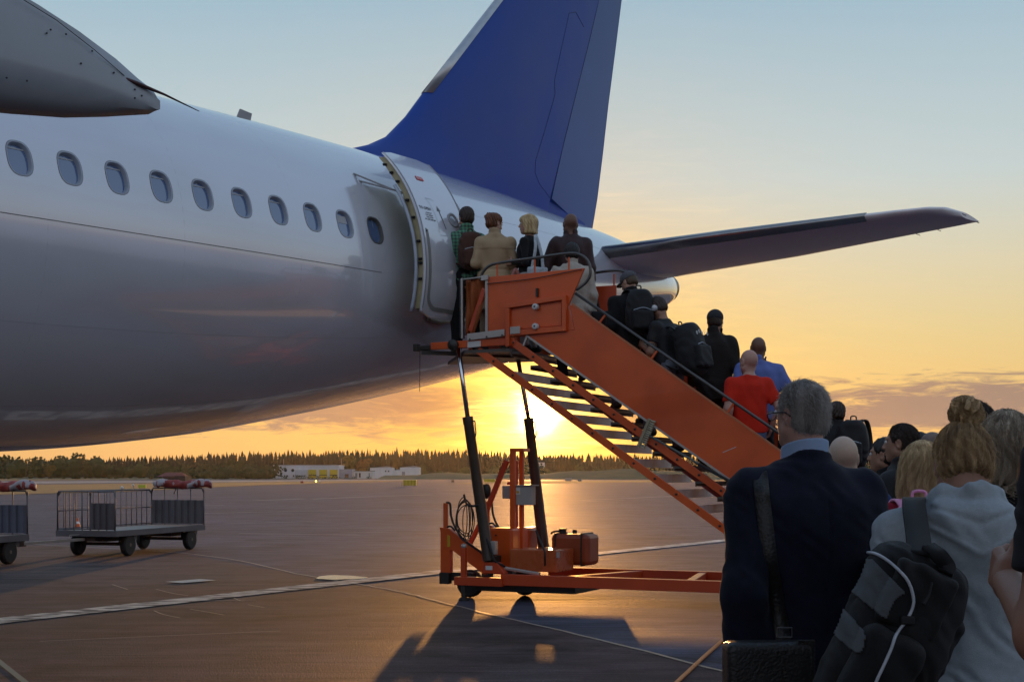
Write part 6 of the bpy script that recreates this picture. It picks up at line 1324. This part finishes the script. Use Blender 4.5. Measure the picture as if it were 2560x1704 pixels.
# headphones, glasses and phone
def attach(key, name, label, cat_):
    t, J, sp, sc = PEOPLE[key]; o = empty(name, t.location, t.rotation_euler.z, label, cat_); o.scale = t.scale; return o, J
o, J = attach('headphones', 'headphones', 'silver headphones on the head of the person looking down', 'headphones')
def HL(J, *v): return Vector(J['head']+J['R'] @ V3(*v)*J['hs'])
b_ = MB(); b_.tube(arc([HL(J, -.09, -.005, .0), HL(J, -.09, .0, .07), HL(J, 0, .0, .135), HL(J, .09, .0, .07), HL(J, .09, -.005, .0)], 7), .006, 6); b_.build('headband', MST, o, smooth=True)
for s in (-1, 1):
    b_ = MB(); Mx_ = Matrix.Translation(HL(J, s*.095, -.008, -.004)) @ Matrix((tuple(J['R'][0]), tuple(J['R'][1]), tuple(J['R'][2]))).to_4x4() @ Matrix.Rotation(R(90), 4, 'Y'); b_.lathe([(.02, -.022), (.034, -.016), (.034, .016), (.02, .022)], Mx_, 18); b_.build('ear_cup', mat('silver_plastic', (.5, .52, .55), rough=.25, metal=.4), o, auto=True)
o, J = attach('suit', 'glasses', 'dark framed glasses on the silver haired person', 'glasses')
MG = mat('glasses_frame', (.02, .01, .01), rough=.3); MLE = mat('lens', (.8, .82, .82), rough=.05, alpha=.25)
for s in (-1, 1):
    b_ = MB(); b_.tube([HL(J, s*.036+.024*math.cos(x_), .112-.25*abs(s*.036+.024*math.cos(x_))**1.5, .004+.017*math.sin(x_)) for x_ in np.linspace(0, 6.283, 20)], .0016, 5); b_.build('rim', MG, o, smooth=True)
    b_ = MB(); b_.add([HL(J, s*.036+.023*math.cos(x_), .112-.25*abs(s*.036+.023*math.cos(x_))**1.5, .004+.016*math.sin(x_)) for x_ in np.linspace(0, 5.9, 16)], [tuple(range(16))]); b_.build('lens', MLE, o)
    b_ = MB(); b_.tube(arc([HL(J, s*.060, .107, .010), HL(J, s*.079, .06, .012), HL(J, s*.084, .0, .012), HL(J, s*.084, -.03, -.004)], 5), .0024, 6); b_.build('temple', MG, o, smooth=True)
b_ = MB(); b_.tube([HL(J, -.012, .112, .008), HL(J, 0, .114, .010), HL(J, .012, .112, .008)], .0016, 5); b_.build('bridge', MG, o)
t, J, sp, sc = PEOPLE['suit']; n_ = J['neck']      # shirt collar of the suit wearer
def colfn(P):
    q = P-(n_+V3(0, .002, .026)); rr = np.sqrt(q[:, 0]**2+(q[:, 1]*1.05)**2); zz_ = q[:, 2]+.30*q[:, 1]; return np.sqrt(np.maximum(np.abs(rr-.0665)-.002, 0)**2+np.maximum(np.abs(zz_)-.030, 0)**2)-.0035
smesh('shirt_collar', surf(colfn, n_-V3(.13, .13, .08), n_+V3(.13, .13, .12), .004), cloth('pale_blue_shirt', (.30, .42, .62), bump=.05), t)
# black leather shoulder bag of the suit wearer
sx, sz = PEOPLE['suit'][0].location, 0
def bagbox(name, loc, rz, sz3, m, label, cat_, strap=None, flap=True, near=.009, group=None):
    t = empty(name, loc, rz, label, cat_, group); w_, d_, h_ = sz3
    smesh('bag_body', surf(lambda P: rbx(P, (0, 0, h_/2), (w_/2, d_/2, h_/2), min(.025, d_*.4))+folds(P, .003, 2., .8, 24), (-w_, -d_*1.6, -.05), (w_, d_*1.6, h_+.05), near), m, t)
    if flap: smesh('flap', surf(lambda P: rbx(P, (0, -d_*.08, h_*.68), (w_*.5+.006, d_*.5+.004, h_*.33), .02)+folds(P, .002, 5., .8, 24), (-w_, -d_*1.6, 0), (w_, d_*1.6, h_+.06), near), m, t)
    if strap:
        b_ = MB(); pts = arc(strap, 6); vs = []
        for i, p in enumerate(pts):
            dd_ = (pts[min(i+1, len(pts)-1)]-pts[max(i-1, 0)]).normalized(); wv = dd_.cross(Vector((0, -1, 0)));  wv = wv.normalized()*.019 if wv.length > .1 else Vector((.019, 0, 0)); vs += [p-wv, p+wv]
        b_.add(vs, [(2*i, 2*i+1, 2*i+3, 2*i+2) for i in range(len(pts)-1)]); o = b_.build('strap', m, t, smooth=True); md = o.modifiers.new('s', 'SOLIDIFY'); md.thickness = .005
    return t
lea = mat('black_leather', (.012, .012, .012), rough=.38, var=.3, scale=10, bump=.4, bscale=130, spec=.5)
bl = at(1915, 1650, 4.0)
tb_ = bagbox('shoulder_bag', (bl.x, bl.y, .69), R(6), (.23, .09, .34), lea, 'black leather shoulder bag hanging at the left hip of the navy suit', 'bag')
b_ = MB(); b_.box((.10, -.052, .2), (.05, .006, .30)); b_.build('closing_strap', lea, tb_, bevel=.002)
def hit(px, py, fn, D0=2.6, D1=6.5, eps=.002):     # walk a sight line on to a surface given in world space
    d = np.array(at(px, py, 1.0))-np.array((0, 0, CH)); p = np.array((0, 0, CH))+d*D0; dn = np.linalg.norm(d); t_ = D0
    for _ in range(90):
        v = float(fn(np.array([np.array((0, 0, CH))+d*t_]))[0])
        if v < eps or t_ > D1: break
        t_ += max(v*.6, .001)/dn
    return Vector(np.array((0, 0, CH))+d*t_), t_ <= D1
def world_fn(key, fn):
    t, J, sp, sc = PEOPLE[key]; a = t.rotation_euler.z; Rm = rotz(a); l0 = np.array(t.location)
    return lambda P: fn(((P-l0) @ Rm)/sc)*sc
def strapmesh(pts3, w_, name, m, par, th=.014, off=Vector((0, 0, 0)), Mi=None, n_=7):
    pts = arc(pts3, n_); vs = []
    for i, p in enumerate(pts):
        dd_ = (pts[min(i+1, len(pts)-1)]-pts[max(i-1, 0)]).normalized(); wv = Vector((1, 0, 0)); wv = (wv-dd_*wv.dot(dd_)).normalized()*w_/2
        q_ = [p-off-wv, p-off+wv]; vs += [Mi @ v for v in q_] if Mi is not None else q_
    b_ = MB(); b_.add(vs, [(2*i, 2*i+1, 2*i+3, 2*i+2) for i in range(len(pts)-1)]); o = b_.build(name, m, par, smooth=True); md = o.modifiers.new('s', 'SOLIDIFY'); md.thickness = th; md.offset = 0; return o
sf = world_fn('suit', top_sdf(PEOPLE['suit'][2], PEOPLE['suit'][1], 'suit'))
hp = [hit(x_, y_, sf, eps=.008)[0] for x_, y_ in ((1962, 1625), (1952, 1560), (1938, 1480), (1925, 1400), (1915, 1320), (1908, 1260), (1904, 1225))]
top_ = hit(1904, 1200, sf)[0]; hp2 = hp+[top_+Vector((0, .03, .022)), top_+Vector((.0, .09, .028)), top_+Vector((0, .16, -.03)), top_+Vector((0, .2, -.2))]
for x_, y_ in ((1958, 1578), (1962, 1612)):
    c_ = hit(x_, y_, sf, eps=.008)[0]-tb_.location+Vector((0, -.02, 0)); Mi_ = Matrix.Rotation(-R(6), 3, 'Z'); b_ = MB(); b_.tube([Mi_ @ (c_+Vector(v_)) for v_ in ((-.022, 0, -.014), (.022, 0, -.014), (.022, 0, .014), (-.022, 0, .014), (-.022, 0, -.014))], .0026, 6); b_.build('buckle', mat('dull_steel', (.22, .22, .22), rough=.3, metal=.8), tb_)
strapmesh(hp2, .045, 'shoulder_strap', lea, tb_, .005, off=tb_.location, Mi=Matrix.Rotation(-R(6), 3, 'Z'))
# big black and grey backpack on the hoodie wearer's left shoulder, tilted
bc = at(2232, 1600, 3.70)
big = empty('backpack', bc, 0, 'big black and grey backpack with silver piping on the grey hoodie', 'backpack'); TL = rotz(R(8)) @ roty(R(26))
bn = cloth('black_cordura', (.011, .011, .012), rough=.62, var=.3, bump=.4); bg_ = cloth('slate_grey_cordura', (.11, .125, .135), rough=.7, bump=.4); 
def BQ(P): return P @ TL
def bigfn(P):
    q = BQ(P); d = rbx(q, (-.01, 0, .0), (.132, .085, .245), .07); d = smin(d, ell(q, (.0, -.035, .0), (.132, .085, .22)), .04); d = smin(d, rbx(q, (.12, .05, -.06), (.06, .05, .20), .04), .03); return d+folds(q, .004, 2.2, .8, 24)+folds(q, .002, 1.1, 1., 55)
smesh('main_compartment', surf(bigfn, (-.34, -.25, -.36), (.34, .25, .36), .007), bn, big)
def lofn(P): q = BQ(P); d = rbx(q, (-.045, -.115, -.105), (.085, .045, .12), .035); return d+folds(q, .004, 6.2, .8, 26)
def upfn(P): q = BQ(P); d = rbx(q, (-.03, -.10, .11), (.085, .022, .09), .02); return d+folds(q, .003, 4.2, .8, 28)
smesh('lower_pocket', surf(lofn, (-.34, -.32, -.38), (.3, .1, .2), .006), bn, big)
smesh('upper_pocket', surf(upfn, (-.3, -.25, -.1), (.3, .1, .34), .006), bn, big)
def BP(x, y, z): return Vector(TL @ V3(x, y, z))
bcn = np.array(bc)
def allbag(P): Q = P-bcn; return np.minimum(np.minimum(bigfn(Q), lofn(Q)), upfn(Q))
def panel(poly, name, m, step=4., lift=.0035):
    xs = [p[0] for p in poly]; ys = [p[1] for p in poly]; X0, X1, Y0, Y1 = min(xs), max(xs), min(ys), max(ys); nx_, ny_ = int((X1-X0)/step)+1, int((Y1-Y0)/step)+1
    def inside(x, y):
        c_ = False
        for (xa, ya), (xb, yb) in zip(poly, poly[1:]+poly[:1]):
            if (ya > y) != (yb > y) and x < (xb-xa)*(y-ya)/(yb-ya)+xa: c_ = not c_
        return c_
    vid = {}; vs = []; fs = []
    def gv(i, j):
        if (i, j) not in vid: vid[i, j] = len(vs); vs.append(hit(X0+i*step, Y0+j*step, allbag, eps=lift)[0]-bc)
        return vid[i, j]
    for i in range(nx_):
        for j in range(ny_):
            if inside(X0+(i+.5)*step, Y0+(j+.5)*step): fs.append((gv(i, j), gv(i+1, j), gv(i+1, j+1), gv(i, j+1)))
    b_ = MB(); b_.add(vs, fs); o = b_.build(name, m, big, smooth=True); md = o.modifiers.new('s', 'SOLIDIFY'); md.thickness = .003; md.offset = 0
panel([(2142, 1408), (2150, 1398), (2165, 1393), (2185, 1400), (2265, 1482), (2245, 1492), (2235, 1500), (2215, 1548), (2125, 1475), (2118, 1465), (2130, 1430)], 'grey_panel', bg_)
panel([(2068, 1512), (2080, 1506), (2100, 1512), (2160, 1575), (2163, 1590), (2160, 1615), (2150, 1632), (2135, 1628), (2090, 1590), (2064, 1550)], 'grey_panel', bg_)
pp1 = [hit(x_, y_, allbag, eps=.004)[0]-bc for x_, y_ in arc([(2131, 1430, 0), (2137, 1403, 0), (2155, 1384, 0), (2180, 1381, 0), (2210, 1394, 0), (2245, 1422, 0), (2272, 1455, 0), (2284, 1495, 0), (2281, 1520, 0), (2271, 1542, 0)], 3) for x_, y_ in [(0, 0)]] if False else [hit(v_.x, v_.y, allbag, eps=.004)[0]-bc for v_ in arc([(2131, 1430, 0), (2137, 1403, 0), (2155, 1384, 0), (2180, 1381, 0), (2210, 1394, 0), (2245, 1422, 0), (2272, 1455, 0), (2284, 1495, 0), (2281, 1520, 0), (2271, 1542, 0)], 3)]
pp2 = [hit(v_.x, v_.y, allbag, eps=.004)[0]-bc for v_ in arc([(2262, 1556, 0), (2240, 1586, 0), (2228, 1620, 0), (2208, 1665, 0), (2190, 1704, 0), (2170, 1760, 0)], 4)]
for pp_ in (pp1, pp2): b_ = MB(); b_.tube(pp_, .0042, 7); b_.build('reflective_piping', mat('silver_piping', (.55, .60, .66), rough=.35), big, smooth=True)
for x_, y_ in ((2268, 1549), (2118, 1436)):
    b_ = MB(); b_.box(hit(x_, y_, allbag)[0]-bc, (.035, .02, .022)); b_.build('buckle', MRB, big, bevel=.004)
b_ = MB(); b_.tube([BP(-.03, -.136, .165), BP(-.025, -.14, .13), BP(-.03, -.142, .105)], [.003, .004, .006], 6); b_.build('zip_pull', MRB, big)
b_ = MB(); b_.tube(arc([BP(.17, .02, -.16), BP(.21, .0, -.17), BP(.24, .0, -.2), BP(.255, .0, -.235)], 5), .003, 6); b_.build('loose_cord', MRB, big)
strapmesh([at(2300, 1385, 3.64), at(2294, 1330, 3.76), at(2286, 1275, 3.88), at(2284, 1250, 3.98), at(2288, 1258, 4.12), at(2292, 1330, 4.25)], .062, 'shoulder_strap', bn, big, off=bc)
strapmesh([at(2320, 1365, 3.66), at(2345, 1385, 3.63), at(2368, 1415, 3.63), at(2362, 1430, 3.62)], .04, 'side_strap', bn, big, off=bc)
# bags of the people on the platform
pw = PEOPLE['blonde'][0].location
tt = bagbox('tote_bag', (pw.x+.10, pw.y-.22, pw.z+.66), R(20), (.26, .06, .34), cloth('silver_white_tote', (.42, .47, .50), var=.35, rough=.5, sc=22), 'white and silver tote bag on the shoulder of the blonde bob', 'bag', strap=[(-.07, 0, .33), (-.03, -.01, .55), (.0, .06, .73), (.06, .02, .5), (.07, 0, .33)], flap=False, near=.012)
tt = bagbox('handbag', (pw.x-.16, pw.y-.18, pw.z+.62), R(10), (.20, .08, .26), mat('dusty_pink_leather', (.36, .13, .11), rough=.5, var=.1), 'dusty pink handbag between the trench coat and the blonde bob', 'bag', strap=[(-.05, 0, .25), (0, 0, .36), (.05, 0, .25)], flap=False, near=.012)
pc, _ = on_stairs(1512, .55)
tt = bagbox('duffel_bag', (pc.x, pc.y, 2.62+.28), R(-10), (.30, .2, .52), blk2, 'black duffel bag hanging behind the cream fluffy coat', 'bag', strap=[(-.06, 0, .5), (-.1, .02, .66), (-.14, .1, .78)], flap=False, near=.013)
t, J, sp, sc = PEOPLE['headphones']; W_, d_, i_, f_ = hand_pts(J, 'L', sp); o = empty('phone', t.location, t.rotation_euler.z, 'mobile phone in the hands of the person with headphones', 'phone'); o.scale = t.scale
b_ = MB(); b_.box(Vector(W_+d_*.10+V3(.02, 0, .02)), (.075, .15, .009), Matrix.Rotation(R(35), 3, 'X')); b_.build('case', MAL, o, bevel=.003); b_ = MB(); b_.box(Vector(W_+d_*.10+V3(.02, -.003, .027)), (.065, .135, .003), Matrix.Rotation(R(35), 3, 'X')); b_.build('screen', mat('phone_screen', (.1, .12, .15), rough=.1), o)
# tattoo lines on the upper left arm
def armline(P_):
    return Vector(P_)
E_, S_ = J['eL'], J['sL']; ax_ = (E_-S_)/np.linalg.norm(E_-S_); u1 = np.cross(ax_, V3(0, 1, 0)); u1 /= np.linalg.norm(u1); u2 = np.cross(ax_, u1)
b_ = MB()
for q_ in range(5):
    pts = []
    for x_ in np.linspace(0, 6.0, 16):
        th = 1.0+q_*.8+.7*math.cos(x_+q_); s_ = .72+.035*q_+.05*math.sin(x_*1.1+q_)-.05; r_ = .0475; pts.append(Vector(S_+(E_-S_)*s_+(u1*math.cos(th)+u2*math.sin(th))*r_))
    b_.tube(pts, .0035, 5)
b_.build('tattoo', mat('tattoo_ink', (.03, .04, .045), rough=.6), t, smooth=True)
